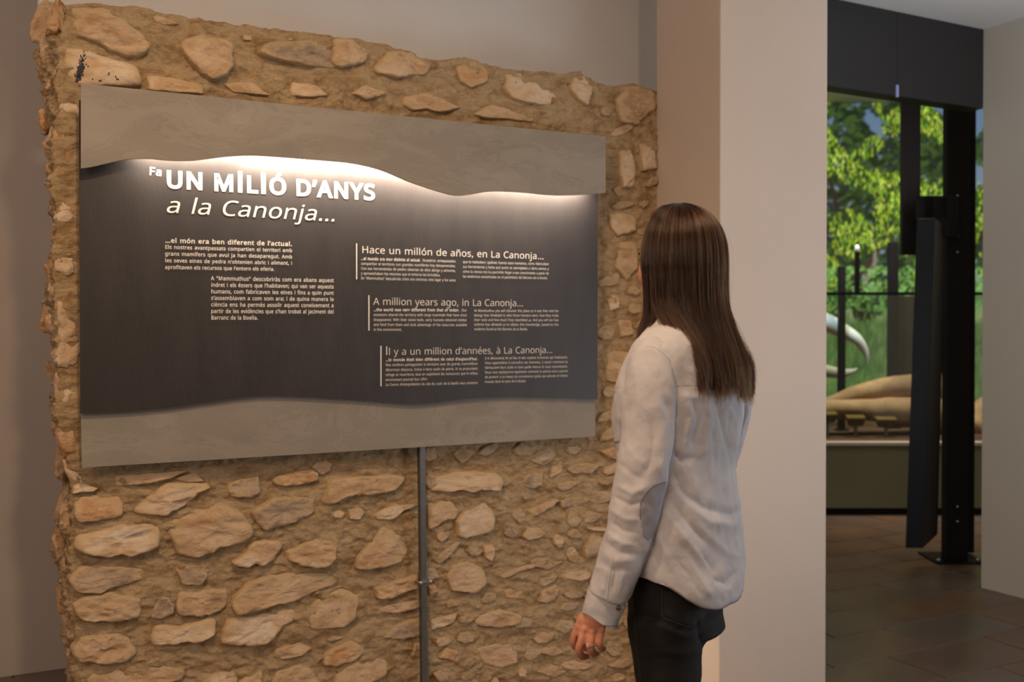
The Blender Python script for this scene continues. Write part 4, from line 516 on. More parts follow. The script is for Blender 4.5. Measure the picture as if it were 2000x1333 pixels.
def stone(poly, h, m, sd):
    P = np.array([[onY(a, b, YS)[0], onY(a, b, YS)[2]] for a, b in poly])
    if P.shape[0] < 3: return
    C = P.mean(0); n = 60
    L = np.concatenate([P, P[:1]]); seg = np.linalg.norm(np.diff(L, axis=0), axis=1); cum = np.concatenate([[0], np.cumsum(seg)])
    u = np.linspace(0, cum[-1], n, endpoint=False)
    O = np.stack([np.interp(u, cum, L[:, 0]), np.interp(u, cum, L[:, 1])], 1)
    O = (O*2+np.roll(O, 1, 0)+np.roll(O, -1, 0))/4
    size = math.sqrt(abs(0.5*np.sum(O[:, 0]*np.roll(O[:, 1], 1)-O[:, 1]*np.roll(O[:, 0], 1))))
    O3 = np.stack([O[:, 0], O[:, 0]*0, O[:, 1]], 1)
    O = O+(O-C)/np.maximum(np.linalg.norm(O-C, axis=1, keepdims=True), 1e-4)*(vn(O3, 45, sd)*size*.035+vn(O3, 110, sd+1)*size*.018)[:, None]
    ys = np.mean([surfY(*p) for p in P]+[surfY(*C)])
    h = h/1000*.95; rings = [(1.05, .03), (1.01, .004), (.995, -.25*h), (.975, -.55*h), (.94, -.76*h), (.89, -.88*h), (.82, -.95*h), (.74, -.98*h), (.65, -1.0*h), (.55, -1.02*h), (.44, -1.03*h), (.33, -1.04*h), (.22, -1.05*h), (.11, -1.05*h)]
    tx, tz = RNG.uniform(-.12, .12), RNG.uniform(.08, .30)
    V = []
    for s, y in rings:
        q = C+(O-C)*s; q3 = np.stack([q[:, 0], q[:, 0]*0, q[:, 1]*1.8], 1)
        k = 1 if y < -.1*h else 0
        yy = ys+y+k*((q[:, 0]-C[0])*tx+(q[:, 1]-C[1])*tz)+k*h*(.42*fbm(q3, 15, 4, sd)+.45*(np.abs(fbm(q3, 26, 3, sd+2))-.35))
        V += [(a, b, c) for a, b, c in zip(q[:, 0], yy, q[:, 1])]
    V.append((C[0], ys-1.05*h+h*.3*float(fbm(np.array([[C[0], 0, C[1]*1.8]]), 16, 3, sd)[0]), C[1]))
    F = []
    R = len(rings)
    area_ = 0.5*np.sum(O[:, 0]*np.roll(O[:, 1], -1)-O[:, 1]*np.roll(O[:, 0], -1))
    for r in range(R-1):
        for k in range(n):
            a = r*n+k; b = r*n+(k+1) % n; F.append((a, b, b+n, a+n))
    for k in range(n): F.append(((R-1)*n+k, (R-1)*n+(k+1) % n, R*n))
    if area_ < 0: F = [tuple(reversed(f)) for f in F]
    b0 = len(ST_BV[0]); ST_BV[0] += V; ST_BV[1] += [tuple(i+b0 for i in f) for f in F]; CENT.append((C[0], C[1], size))
    o = mesh_obj('stone', V, F, m, root_w); at = o.data.attributes.new('rim', 'FLOAT', 'POINT')
    rv = np.zeros(len(V)); RV = [1.0, 1.0, .9, .75, .6, .45, .33, .24, .16, .1, .05, 0, 0, 0]
    for r in range(R): rv[r*n:(r+1)*n] = RV[r]+.35*np.clip((O[:, 1]-C[1])/max(size, .01), -.3, 1)*(RV[r] > .2)
    at.data.foreach_set('value', rv)
for i, ln in enumerate(STONES.split('\n')):
    a, h, pts = ln.split(','); ox, oy, sc = VIEW[a[0]]; q = list(map(float, pts.split()))
    stone([(ox+x/sc, oy+y/sc) for x, y in zip(q[::2], q[1::2])], float(h), M_stone[int(a[1])], i+3)
# low, mortar-smeared stones between the clear ones
M_smear = stone_mat('smeared_stone', [(.36, .24, .14), (.48, .34, .20), (.56, .41, .25), (.60, .46, .31), (.64, .53, .40)], DUST, 9, .008, 9)
n_add = 0
for t in range(3000):
    px, py = RNG.uniform(830, 1275), RNG.uniform(870, 1340)
    if t % 3 == 1: px, py = RNG.uniform(1178, 1272), RNG.uniform(200, 900)
    if t % 7 == 2: px, py = RNG.uniform(150, 1270), RNG.uniform(905, 1350)
    w, h2 = RNG.uniform(12, 34), RNG.uniform(8, 17); cx_, _, cz_ = onY(px, py, YS)
    if py < 870 and px < 1178: continue
    if any(abs(cx_-a)/(s*.75+w/550) < 1 and abs(cz_-b_)/(s*.55+h2/550) < 1 for a, b_, s in CENT): continue
    rot = RNG.uniform(-.5, .05); nn_ = RNG.randint(6, 10); pts_ = []
    for k in range(nn_):
        a = 2*math.pi*k/nn_+RNG.uniform(-.25, .25); r = RNG.uniform(.75, 1.15); x, y = w*r*math.cos(a), h2*r*math.sin(a); pts_.append((px+x*math.cos(rot)-y*math.sin(rot), py+x*math.sin(rot)+y*math.cos(rot)))
    stone(pts_, RNG.uniform(8, 15), random.choice([M_smear, M_smear, M_smear, M_stone[0], M_stone[3]]), 200+n_add); n_add += 1
    if n_add >= 95: break
# lumps on the broken left end of the wall: px, py, depth plane Y, radii (x,y,z), material
def lump(px, py, Y, r, m, sd, rot=0):
    c = onY(px, py, Y); bm = bmesh.new(); bmesh.ops.create_icosphere(bm, subdivisions=4, radius=1)
    P = np.array([v.co[:] for v in bm.verts]); 
    K = np.sign(P)*np.abs(P)**.62; K = K*(1+.22*fbm(K, 1.5, 3, sd)[:, None]+.10*(np.abs(fbm(K, 3.5, 3, sd))-.4)[:, None]+.03*fbm(K, 12, 2, sd)[:, None])
    K = K*np.array(r); ca, sa = math.cos(rot), math.sin(rot); K = K@np.array([[ca, 0, sa], [0, 1, 0], [-sa, 0, ca]])+c
    F = [[v.index for v in f.verts] for f in bm.faces]; bm.free(); mesh_obj('stone', K, F, m, root_w)
LUMPS = [(88, 45, 3.40, (.045, .06, .075), 0), (112, 40, 3.28, (.035, .06, .06), 2), (126, 52, 3.235, (.02, .035, .07), 0), (98, 100, 3.36, (.04, .06, .06), 0), (88, 122, 3.43, (.03, .05, .03), 2), (106, 160, 3.33, (.035, .07, .05), 2), (98, 195, 3.41, (.03, .05, .04), 0),
         (121, 135, 3.25, (.025, .05, .05), 1), (137, 205, 3.235, (.055, .05, .045), 1), (116, 215, 3.3, (.03, .05, .04), 0), (91, 241, 3.42, (.034, .05, .042), 2), (110, 262, 3.32, (.03, .06, .05), 0),
         (124, 295, 3.23, (.026, .045, .085), 2), (104, 300, 3.40, (.03, .05, .05), 0), (112, 345, 3.30, (.035, .06, .05), 2), (131, 345, 3.225, (.04, .04, .035), 0), (108, 392, 3.41, (.025, .04, .04), 2), (130, 418, 3.225, (.045, .045, .04), 1), (122, 455, 3.26, (.04, .05, .04), 0),
         (124, 520, 3.23, (.045, .05, .04), 1), (105, 535, 3.40, (.035, .05, .05), 2), (120, 565, 3.26, (.05, .05, .03), 0), (101, 615, 3.41, (.042, .05, .065), 2), (128, 625, 3.225, (.04, .045, .08), 1), (112, 640, 3.30, (.04, .05, .05), 0), (134, 690, 3.225, (.06, .05, .055), 1),
         (107, 730, 3.41, (.03, .05, .05), 0), (122, 755, 3.24, (.035, .045, .05), 0), (133, 775, 3.22, (.03, .04, .03), 1), (118, 820, 3.34, (.03, .06, .05), 2), (134, 862, 3.225, (.045, .045, .055), 2), (122, 905, 3.33, (.03, .06, .06), 0), (145, 930, 3.225, (.03, .04, .06), 1),
         (126, 985, 3.33, (.03, .06, .07), 0), (121, 1060, 3.36, (.035, .06, .05), 2), (129, 1010, 3.26, (.03, .06, .04), 0), (131, 1120, 3.30, (.03, .07, .06), 0), (124, 1170, 3.41, (.03, .05, .05), 2), (138, 1225, 3.30, (.03, .07, .05), 0), (146, 1290, 3.28, (.03, .07, .05), 0)]
for i, (a, b, Y, r, m) in enumerate(LUMPS): lump(a, b, Y, (r[0]*.66, r[1]*.8, r[2]*.84), M_stone[m], 60+i, RNG.uniform(-.4, .4))
# crumbs of rubble bedded in the mortar (nobody could count them)
bits = []
for _ in range(420):
    r = RNG.randint(5, NZ-4); c = RNG.randint(4, NX-30); p = WG[r, NS+c]; s = RNG.uniform(.002, .006); p = p+np.array([0, s*.35, 0])
    bits.append(ellipsoid(p, (s*RNG.uniform(.8, 2), s*.7, s*RNG.uniform(.6, 1)), 7, 5))
v, f = join(*bits); v = np.array(v); v = v+.0018*np.stack([vn(v, 160, 3), vn(v, 160, 4), vn(v, 160, 5)], 1)
o = mesh_obj('rubble_crumbs', v, f, M_stone[0], root_w); o['kind'] = 'stuff'

sm_ = []
B_wall = BVHTree.FromPolygons([Vector(p) for p in list(WG.reshape(-1, 3))+ST_BV[0]], [tuple(q) for q in FW_]+[tuple(i+len(WG.reshape(-1, 3)) for i in f) for f in ST_BV[1]])
def on_wall(px, py):
    d = Vector(ray(px, py)).normalized(); h = B_wall.ray_cast(Vector(EYE), d, 8); return np.array(h[0]) if h[0] is not None else onY(px, py, YS)
for t in range(260):
    q = RNG.normal(0, 1, 2); px, py = 157-q[0]*3.0-q[1]*3.2, 136+q[1]*13
    if py > 160: continue
    r = RNG.uniform(.0008, .0022); sm_.append(ellipsoid(on_wall(px, py), (r, .0016, r*RNG.uniform(1, 3)), 6, 4))
for px, py in ((181, 155), (212, 146), (213, 143), (228, 154), (226, 150), (231, 155), (194, 158), (197, 157), (172, 130)): sm_.append(ellipsoid(on_wall(px, py), (.0022, .0018, .0035), 7, 5))
v, f = join(*sm_); o = mesh_obj('paint_smear', v, f, mat('blue_black_paint', (.025, .028, .036), .6), root_w); o['kind'] = 'stuff'

# ------------------------------------------------------------ information panel
YT, YK, YL = 3.055, 3.10, 3.118
pr = tag(empty('information_panel', (1.0, YL+.02, .95)), 'large grey and charcoal information panel with lit wavy upper board on the stone wall', 'sign')
TE = [(1183, 377), (1130, 381), (1080, 381.5), (1020, 376), (960, 374), (920, 380), (890, 382), (850, 372), (800, 355), (760, 338), (730, 328), (680, 318), (600, 311), (520, 305), (480, 304), (440, 306), (400, 311), (370, 314), (330, 313.5), (290, 310), (250, 311), (210, 319), (180, 326), (158, 329)]
def wave(T, n=120): return spline(T, n)
c = lambda a, b, Y: (onY(a, b, Y)[0], onY(a, b, Y)[2])
tb = [c(158, 163, YT), c(1183, 267, YT)]+[c(a, b, YT) for a, b in wave(TE)]
v, f = prism(tb, YT, YT+.010); o = mesh_obj('upper_board', v, f, M_board, pr, smooth=False); o['label'] = 'plain grey rendered upper board with wavy lower edge'
x0 = onY(156, 560, YK)[0]; x1 = onY(1167.5, 560, YK)[0]; zt_ = onY(157, 175, YK)[2]-.03
DE = [(156, 808), (210, 806), (300, 800), (400, 787), (460, 778), (520, 774), (600, 776), (700, 782), (760, 787), (810, 790), (860, 786), (920, 779), (980, 776), (1060, 777), (1120, 779), (1167, 781)]
db = [(x0, zt_), (x1, zt_)]+[(min(max(q[0], x0), x1), q[1]) for q in [c(a, b, YK) for a, b in wave(DE)[::-1]]]
v, f = prism(db, YK, YK+.012); o = mesh_obj('text_board', v, f, M_dark, pr, smooth=False); o['label'] = 'charcoal board printed with white lettering'; board = o
zb = (onY(160, 914, YL)[2]+onY(1162, 853, YL)[2])/2
print('panel z', onY(160, 914, YL)[2], onY(1162, 853, YL)[2], onY(158, 163, YT)[2], onY(1183, 267, YT)[2])
v, f = prism([c(160, 914, YL), c(157, 740, YL), c(1164, 740, YL), c(1162, 853, YL)][::-1], YL, YL+.012); o = mesh_obj('lower_board', v, f, M_board, pr, smooth=False); o['label'] = 'plain grey rendered lower board'
# hidden mounting frame between boards and wall
for xx in (x0+.12, x1-.14): box('mounting_rail', xx, xx+.04, YL+.012, YS+.02, onY(160, 860, YL)[2]+.02, zt_-.05, M_steel, pr)
for xx in np.linspace(x0+.1, x1-.1, 5): box('spacer', xx, xx+.03, YT+.010, YK, zt_-.05, zt_-.02, M_steel, pr)
# LED strip behind the upper board, straight, lighting the charcoal board from above
zl = onY(480, 291, YT)[2]; xa, xe = onY(265, 300, YK)[0], onY(1138, 330, YK)[0]
box('led_strip', xa, xe, YT+.012, YT+.018, zl+.002, zl+.014, emis('led', (1, .86, .72), 3.0), pr)
nseg = 5
for k in range(nseg):
    a, b = xa+(xe-xa)*k/nseg, xa+(xe-xa)*(k+1)/nseg
    o = area('led_strip_light', ((a+b)/2, YT+.026, zl), ((a+b)/2, YK-.002, zl-.10), (b-a), (3.2, 5.4, 5.0, 6.5, 7.0)[k], (1, .84, .68), sy=.010, spread=2.3)

# lettering: glyph outlines (em/1000)
GL = {}
for row in OUTLINES:
    spl = []; k = 3
    for _s in range(row[2]):
        n = row[k]; spl.append(np.array(row[k+1:k+1+6*n], float).reshape(n, 3, 2)/1000); k += 1+6*n
    GL[chr(row[0])] = (row[1]/1000, spl)
GL[' '] = (.26, [])
_r = [(.098, 0), (.098, .714), (.189, .714), (.189, 0)]; GL['I'] = (.287, [np.array([[p, p, p] for p in _r], float)])
def poly(sp, res):
    out = []; n = len(sp)
    for i in range(n):
        a, b = sp[i], sp[(i+1) % n]; p0, p1, p2, p3 = a[1], a[2], b[0], b[1]
        straight = np.linalg.norm(np.cross(p1-p0, p3-p0))+np.linalg.norm(np.cross(p2-p0, p3-p0)) < 1e-4
        for t in ([0] if straight else np.linspace(0, 1, res, endpoint=False)):
            out.append(p0*(1-t)**3+3*p1*t*(1-t)**2+3*p2*t*t*(1-t)+p3*t**3)
    return out
def grow(q, d):
    if abs(d) < 1e-6: return q
    q = np.array(q); q = q[np.linalg.norm(q-np.roll(q, 1, 0), axis=1) > 1e-4]
    e = np.roll(q, -1, 0)-q; e /= np.linalg.norm(e, axis=1, keepdims=True); n = np.stack([-e[:, 1], e[:, 0]], 1)
    m = n+np.roll(n, 1, 0); k = np.maximum((m*m).sum(1, keepdims=True)/2, .45); return q+m/k*d
def width(s): return sum(GL[ch][0] for ch in s)
TESS = {}
def glyph(ch, off, res):
    key = (ch, round(off, 4), res)
    if key not in TESS:
        adv, spl = GL[ch]; loops = [np.array(poly(sp, res)) for sp in spl]
        if loops:
            ar = [0.5*np.sum(q[:, 0]*np.roll(q[:, 1], -1)-q[:, 1]*np.roll(q[:, 0], -1)) for q in loops]; sg = -np.sign(ar[int(np.argmax(np.abs(ar)))])
            loops = [np.array(grow(q, off*sg)) for q in loops]
            sgn = [np.sign(a) for a in ar]; main = [i for i in range(len(loops)) if sgn[i] == -sg]; grp = {i: [i] for i in main}
            for i in range(len(loops)):
                if i not in main:
                    cc = loops[i].mean(0); best = min(main, key=lambda m_: 0 if (loops[m_].min(0) < cc).all() and (loops[m_].max(0) > cc).all() else 1+np.linalg.norm(loops[m_].mean(0)-cc)); grp[best].append(i)
            V = np.concatenate([loops[i] for g in grp.values() for i in g]); F = []; b1 = 0
            for g in grp.values():
                F += [tuple(k+b1 for k in t) for t in tessellate_polygon([[Vector((p[0], p[1], 0)) for p in loops[i]] for i in g])]; b1 += sum(len(loops[i]) for i in g)
            Fo = []
            for f in F:
                p, q, r = V[f[0]], V[f[1]], V[f[2]]; cr = (q[0]-p[0])*(r[1]-p[1])-(q[1]-p[1])*(r[0]-p[0])
                Fo.append(tuple(f) if cr > 0 else tuple(reversed(f)))
            TESS[key] = (V, Fo)
        else: TESS[key] = (np.zeros((0, 2)), [])
    return TESS[key]
def text_mesh(name, items, mt, parent, offset=0.0, shear=0.0, res=4, Y=YK-.0006, label=None, split=False):
    """items: (string, px_left, py_left, px_right, py_right, size_m, justify) with the baseline ends on the board; offset in em"""
    VV = []; FF = []
    for s, ax, ay, bx, by, size, just in items:
        A = np.array(c(ax, ay, Y)); B = np.array(c(bx, by, Y)); D = B-A; Lm = np.linalg.norm(D); D = D/Lm; Nn = np.array([-D[1], D[0]])
        wid = lambda t: sum(GL[ch][0]+2*offset*.8 for ch in t)
        words = s.split(' '); nat = wid(s)*size
        if just and len(words) > 1:
            sx = min(1.06, Lm/nat) if nat < Lm else Lm/nat*.985; gap = (Lm-sum(wid(w) for w in words)*size*sx)/(len(words)-1)
        else: sx = Lm/nat; gap = GL[' '][0]*size*sx
        u = 0
        for w in words:
            for ch in w:
                V, F = glyph(ch, offset, res); b0 = len(VV)
                for x, y in V:
                    p = A+D*(u+(x+offset*.8+shear*y)*size*sx)+Nn*(y*size); VV.append((p[0], Y, p[1]))
                FF += [tuple(i+b0 for i in f) for f in F]
                if split: mesh_obj('letter', VV[b0:], [tuple(f) for f in F], mt, board, smooth=False)
                u += (GL[ch][0]+2*offset*.8)*size*sx
            u += gap
    if split: return
    o = mesh_obj(name, VV, FF, mt, parent, smooth=False)
    if label: o['label'] = label
    return o
def em(h, px, py):  # metres for a pixel height at a place on the board
    return abs(onY(px, py-h, YK)[2]-onY(px, py, YK)[2])
# title
T = M_text
text_mesh('title_lettering', [('Fa', 290, 341, 317, 344, em(18, 300, 340)/.70, False)], T, pr, .026, res=6, split=True)
text_mesh('title_lettering', [('UN MILIÓ D’ANYS', 322, 366, 739, 391, em(40, 330, 366)/.714, False)], T, pr, .032, res=8, split=True)
text_mesh('title_lettering', [('a la Canonja…', 322, 415, 656, 433, em(38, 330, 415)/.714, False)], T, pr, .0, .2, res=8, split=True)
def para(lines, x0, y0, x1, y1, dy, slope, size, off, last=None, first=None, res=3, name='paragraph_lettering'):
    its = []; n = len(lines)
    for i, s in enumerate(lines):
        y = y0+(y1-y0)*i/max(n-1, 1); r = x1
        if last and i in last: r = last[i]
        its.append((s, x0, y, r, y+slope[0]*(r-x0)+(slope[1]-slope[0])*(r-x0)*i/max(n-1, 1), size, i not in (last or {})))
    return text_mesh(name, its, T, pr, off, res=res)
text_mesh('heading_lettering', [('…el món era ben diferent de l’actual.', 322, 474, 571, 481, em(10.6, 330, 480)/.70, True)], T, pr, .026)
para(['Els nostres avantpassats compartien el territori amb', 'grans mamífers que avui ja han desaparegut. Amb', 'les seves eines de pedra n’obtenien abric i aliment, i', 'aprofitaven els recursos que l’entorn els oferia.'], 322, 486, 571, 525.5, 0, (.028, .018), em(8.8, 330, 500)/.70, .016, {3: 538})
para(['A “Mammuthus” descobriràs com era abans aquest', 'indret i els éssers que l’habitaven; qui van ser aquests', 'humans, com fabricaven les eines i fins a quin punt', 's’assemblaven a com som ara; i de quina manera la', 'ciència ens ha permès assolir aquest coneixement a', 'partir de les evidències que s’han trobat al jaciment del', 'Barranc de la Boella.'], 412, 547.5, 652, 624.5, 0, (.017, .002), em(9.2, 420, 580)/.70, .016, {6: 505})
hd = 'heading_lettering'
text_mesh(hd, [('Hace un millón de años, en La Canonja…', 706, 494.5, 1063, 507, em(17, 720, 490)/.714, False)], T, pr, .002, res=4)
text_mesh(hd, [('A million years ago, in La Canonja…', 729, 596, 1021, 599, em(17.5, 740, 590)/.714, False)], T, pr, -.006, res=4)
text_mesh(hd, [('Il y a un million d’années, à La Canonja…', 752, 694, 1078, 690, em(17, 760, 690)/.714, False)], T, pr, -.006, res=4)
bold = .026; reg = .002; sz = em(6.6, 760, 520)/.70
def small(first, rest, x0, ys, x1, sl, last=None):
    b, r = first
    if b:
        fr = width(b)*1.03/(width(b)*1.03+width(' '+r)) if r else 1
        xm = x0+(x1-x0)*fr
        text_mesh('paragraph_lettering', [(b, x0, ys[0], xm if r else x1, ys[0]+sl[0]*((xm if r else x1)-x0), sz, True)], T, pr, bold, res=3)
        if r: text_mesh('paragraph_lettering', [(r, xm+4, ys[0]+sl[0]*(xm-x0), x1, ys[0]+sl[0]*(x1-x0), sz*.95, True)], T, pr, reg, res=2)
        rest = [None]+rest
    its = []; n = len(ys)
    for i, s in enumerate(rest):
        if s is None: continue
        r_ = (last or {}).get(i, x1); k = sl[0]+(sl[1]-sl[0])*i/(n-1)
        its.append((s, x0, ys[i], r_, ys[i]+k*(r_-x0), sz*.95, i not in (last or {})))
    text_mesh('paragraph_lettering', its, T, pr, reg, res=2)
lin = lambda a, b, n: list(np.linspace(a, b, n))
small(('…el mundo era muy distinto al actual.', 'Nuestros antepasados'), ['compartían el territorio con grandes mamíferos hoy desaparecidos.', 'Con sus herramientas de piedra obtenían de ellos abrigo y alimento,', 'y aprovechaban los recursos que el entorno les brindaba.', 'En “Mammuthus” descubrirás cómo era entonces este lugar y los seres'], 705, lin(508, 546, 5), 890, (.027, .022), {3: 860})
small((None, None), ['que lo habitaban; quiénes fueron esos humanos, cómo fabricaban', 'sus herramientas y hasta qué punto se asemejaban a cómo somos; y', 'cómo la ciencia nos ha permitido llegar a ese conocimiento a partir de', 'las evidencias encontradas en el yacimiento del Barranc de la Boella.'], 904, lin(514, 542.5, 4), 1072, (.026, .02), {3: 1070})
small(('…the world was very different from that of today.', 'Our'), ['ancestors shared the territory with large mammals that have since', 'disappeared. With their stone tools, early humans obtained shelter', 'and food from them and took advantage of the resources available', 'in the environment.'], 729.5, lin(608, 646.5, 5), 912, (.004, .003), {4: 785})
small((None, None), ['At Mammuthus you will discover this place as it was then and the', 'beings that inhabited it: who those humans were, how they made', 'their tools and how much they resembled us. And you will see how', 'science has allowed us to obtain this knowledge, based on the', 'evidence found at the Barranc de la Boella.'], 926, lin(609.5, 645.5, 5), 1091, (.003, .001), {4: 1031})
small(('…le monde était bien différent de celui d’aujourd’hui.', ''), ['Nos ancêtres partageaient le territoire avec de grands mammifères', 'désormais disparus. Grâce à leurs outils de pierre, ils se procuraient', 'refuge et nourriture, tout en exploitant les ressources que le milieu', 'environnant pouvait leur offrir.', 'Le Centre d’interprétation du site du ravin de la Boella vous emmène'], 753, lin(706, 754.5, 6), 933, (-.012, -.022), {4: 836})
small((None, None), ['à la découverte de ce lieu et des espèces humaines qui l’habitaient.', 'Vous apprendrez à connaître ces hommes, à savoir comment ils', 'fabriquaient leurs outils et dans quelle mesure ils nous ressemblaient.', 'Nous vous expliquerons également comment la science nous a permis', 'de parvenir à ce niveau de connaissance grâce aux preuves et indices', 'trouvés dans le ravin de la Boella.'], 947, lin(702.5, 748.5, 6), 1109, (-.012, -.02), {5: 1028})
for (px, ya, yb) in ((696.5, 476, 546), (720.5, 577, 646), (744, 676, 755)):
    p, q = onY(px, ya, YK), onY(px, yb, YK); box('rule_line', p[0]-.0018, p[0]+.0018, YK-.0008, YK, q[2], p[2], T, pr)

# cable conduit below the panel with its clip
cr_ = tag(empty('cable_conduit', tuple(onY(826, 1333, 3.155)*np.array([1, 1, 0]))), 'thin dark grey metal conduit running down the stone wall below the panel', 'pipe')
pa, pb = onY(823, 870, 3.15), onY(828.5, 1333, 3.15)
xm = pa[0]; hw = .0105
top = onY(823, 862, 3.15)[2]; dirx = (pb[0]-pa[0])/(pb[2]-pa[2])
def slab(name, z0, z1, w, y0, y1, m, par, bv=.002):
    X = lambda z: pa[0]+dirx*(z-pa[2])
    cc = [(X(z)+sx*w, y, z) for z in (z0, z1) for sx, y in ((-1, y0), (1, y0), (1, y1), (-1, y1))]
    v, f = box_vf(cc); o = mesh_obj(name, v, f, m, par, smooth=False); bevel(o, bv); return o
slab('channel', .0, top, hw, 3.14, 3.165, M_steel, cr_)
zc = onY(825, 1136, 3.14)[2]
clip = slab('clip', zc-.004, zc+.004, .021, 3.132, 3.139, M_clip, cr_, .001)
X0 = pa[0]+dirx*(zc-pa[2])
for s in (-1, 1):
    v, f = tube_vf([(X0+s*.018, 3.120, zc), (X0+s*.018, 3.185, zc)], [.0042, .0042], 10); mesh_obj('screw', v, f, M_clip, clip)
# ------------------------------------------------------------ doorway fascia and black steelwork
fz = tag(empty('lintel_fascia', ((PXR+XR)/2, YD, 2.57)), 'wide black sheet-metal fascia spanning the doorway under the ceiling', 'fascia')
xj = onY(1752, 120, YD)[0]
box('panel', PXR-.25, xj-.0012, YD, YD+.012, 2.575, 2.999, M_blackpan, fz, .002); box('panel', xj+.0012, XR-.001, YD, YD+.012, 2.575, 2.999, M_blackpan, fz, .002)
box('soffit', PXR-.25, XR-.001, YD+.012, YD+.10, 2.575, 2.60, M_black, fz)
p = onY(1752, 178, YD-.004); o = box('seam_strip', p[0]-.008, p[0]+.008, YD-.008, YD, p[2]-.03, p[2]+.03, mat('pale_blue', (.35, .42, .75), .4), fz); o['label'] = 'small pale blue strip on the seam'  # small pale blue strip at the foot of the seam
def uprights(name, px0, px1, pyb, D, depth, z0, z1, par, m=M_black):
    a, b = (px0-1000)/FPX*D, (px1-1000)/FPX*D
    return boxLD(name, a, b, D, D+depth, z0, z1, m, par, .003)
zpy = lambda py, D: CAMZ-(py-HOR)*D/FPX
D1 = 5.93
st = tag(empty('steel_column', LDZ(870/FPX*D1, D1, 0)), 'black bolted steel column on a base plate just inside the doorway', 'column')
o = uprights('post', 1848, 1893, 1100, D1, .06, .012, 3.74, st)
uprights('web', 1872, 1880, 1100, D1+.06, .12, .012, 3.74, st); uprights('flange', 1893, 1905, 1100, D1+.20, .05, .012, 3.74, st)
bp_ = boxLD('base_plate', (1826-1000)/FPX*D1, (1922-1000)/FPX*D1, D1-.05, D1+.24, 0, .012, M_black, st, .002)
for py in (383, 413, 462, 493, 990, 1019):
    pc = atD(1869, py, D1-.004); v, f = tube_vf([pc, pc-FW0*.010], [.008, .006], 8); mesh_obj('bolt', v, f, M_clip, st)
for px in (1832, 1908):
    pc = LDZ((px-1000)/FPX*D1, D1-.02, .012); v, f = tube_vf([pc, pc+np.array([0, 0, .016])], [.010, .010], 6); mesh_obj('bolt', v, f, M_clip, st)
# hanging leaf box
lf = tag(empty('swing_leaf', LDZ(2.28, 5.6, .18)), 'black boxed metal leaf hung beside the steel column, clear of the floor', 'door')
v, f = box_vf([LDZ(*q) for q in ((2.178, 5.5, .18), (2.277, 5.5, .18), (2.515, 5.87, .18), (2.395, 5.87, .18), (2.235, 5.5, 2.005), (2.335, 5.5, 2.005), (2.555, 5.87, 2.005), (2.42, 5.87, 2.005))])
bevel(mesh_obj('leaf', v, f, M_black, lf, smooth=False), .004)
boxLD('cross_bar', 795/FPX*5.8, 850/FPX*5.8, 5.8, 5.86, zpy(428, 5.8), zpy(383, 5.8), M_black, lf, .003)
boxLD('hanger', 2.40, 2.60, 5.80, 5.86, 1.93, zpy(383, 5.8), M_black, lf, .003)
hp = tag(empty('hanging_panel', LDZ(2.35, 6.02, 1.83)), 'narrow black board hanging from above to the left of the steel column', 'panel')
boxLD('board', 760/FPX*6.0, 797/FPX*6.0, 6.0, 6.03, zpy(498, 6.0), 3.74, M_blackpan, hp, .003)
boxLD('hanger_rail', 756/FPX*6.0, 800/FPX*6.0, 6.035, 6.06, 2.9, 2.96, M_black, hp)

# ------------------------------------------------------------ diorama
DP = 7.45
M_pl = mat('plinth_paint', (.175, .185, .12), .55, .1, 2, bump=.0005, bscale=60)
pln = tag(empty('display_plinth', LDZ(3.2, 8.2, 0)), 'long olive grey display plinth with a pale top edge beyond the doorway', 'plinth')
boxLD('front_panel', .4, 6.6, DP, 9.3, .055, .525, M_pl, pln, .003)
boxLD('toe_kick', .45, 6.55, DP+.04, 9.25, 0, .055, M_black, pln)
boxLD('top_edge', .39, 6.61, DP-.012, DP+.05, .525, .553, mat('pale_edge', (.50, .47, .40), .5), pln, .003)
boxLD('earth_bed', .4, 6.6, DP+.05, 9.3, .525, .56, mat('red_earth', (.16, .075, .045), .95, .5, 12, bump=.01, bscale=25), pln)
# glass balustrade with black rail and posts standing on the plinth edge
gl, nt, b = new_mat('clear_glass'); N = nt.nodes; L = nt.links
tr = N.new('ShaderNodeBsdfTransparent'); tr.inputs[0].default_value = (.80, .86, .80, 1); gs = N.new('ShaderNodeBsdfGlossy'); gs.inputs['Roughness'].default_value = .03
mx = N.new('ShaderNodeMixShader'); mx.inputs[0].default_value = .07; L.new(tr.outputs[0], mx.inputs[1]); L.new(gs.outputs[0], mx.inputs[2]); L.new(mx.outputs[0], N['Material Output'].inputs[0])
ba = tag(empty('glass_balustrade', LDZ(3.2, 7.6, .553)), 'glass barrier with a black top rail along the front of the display', 'railing')
DG = 7.60
boxLD('rail', .4, 6.6, DG-.02, DG+.02, zpy(577, DG), zpy(571, DG), M_black, ba)
for a, b2 in ((.6, 1.9), (1.92, 3.08), (3.10, 4.3), (4.32, 5.5)): boxLD('glass_pane', a, b2, DG-.005, DG+.005, .56, zpy(577, DG), gl, ba)
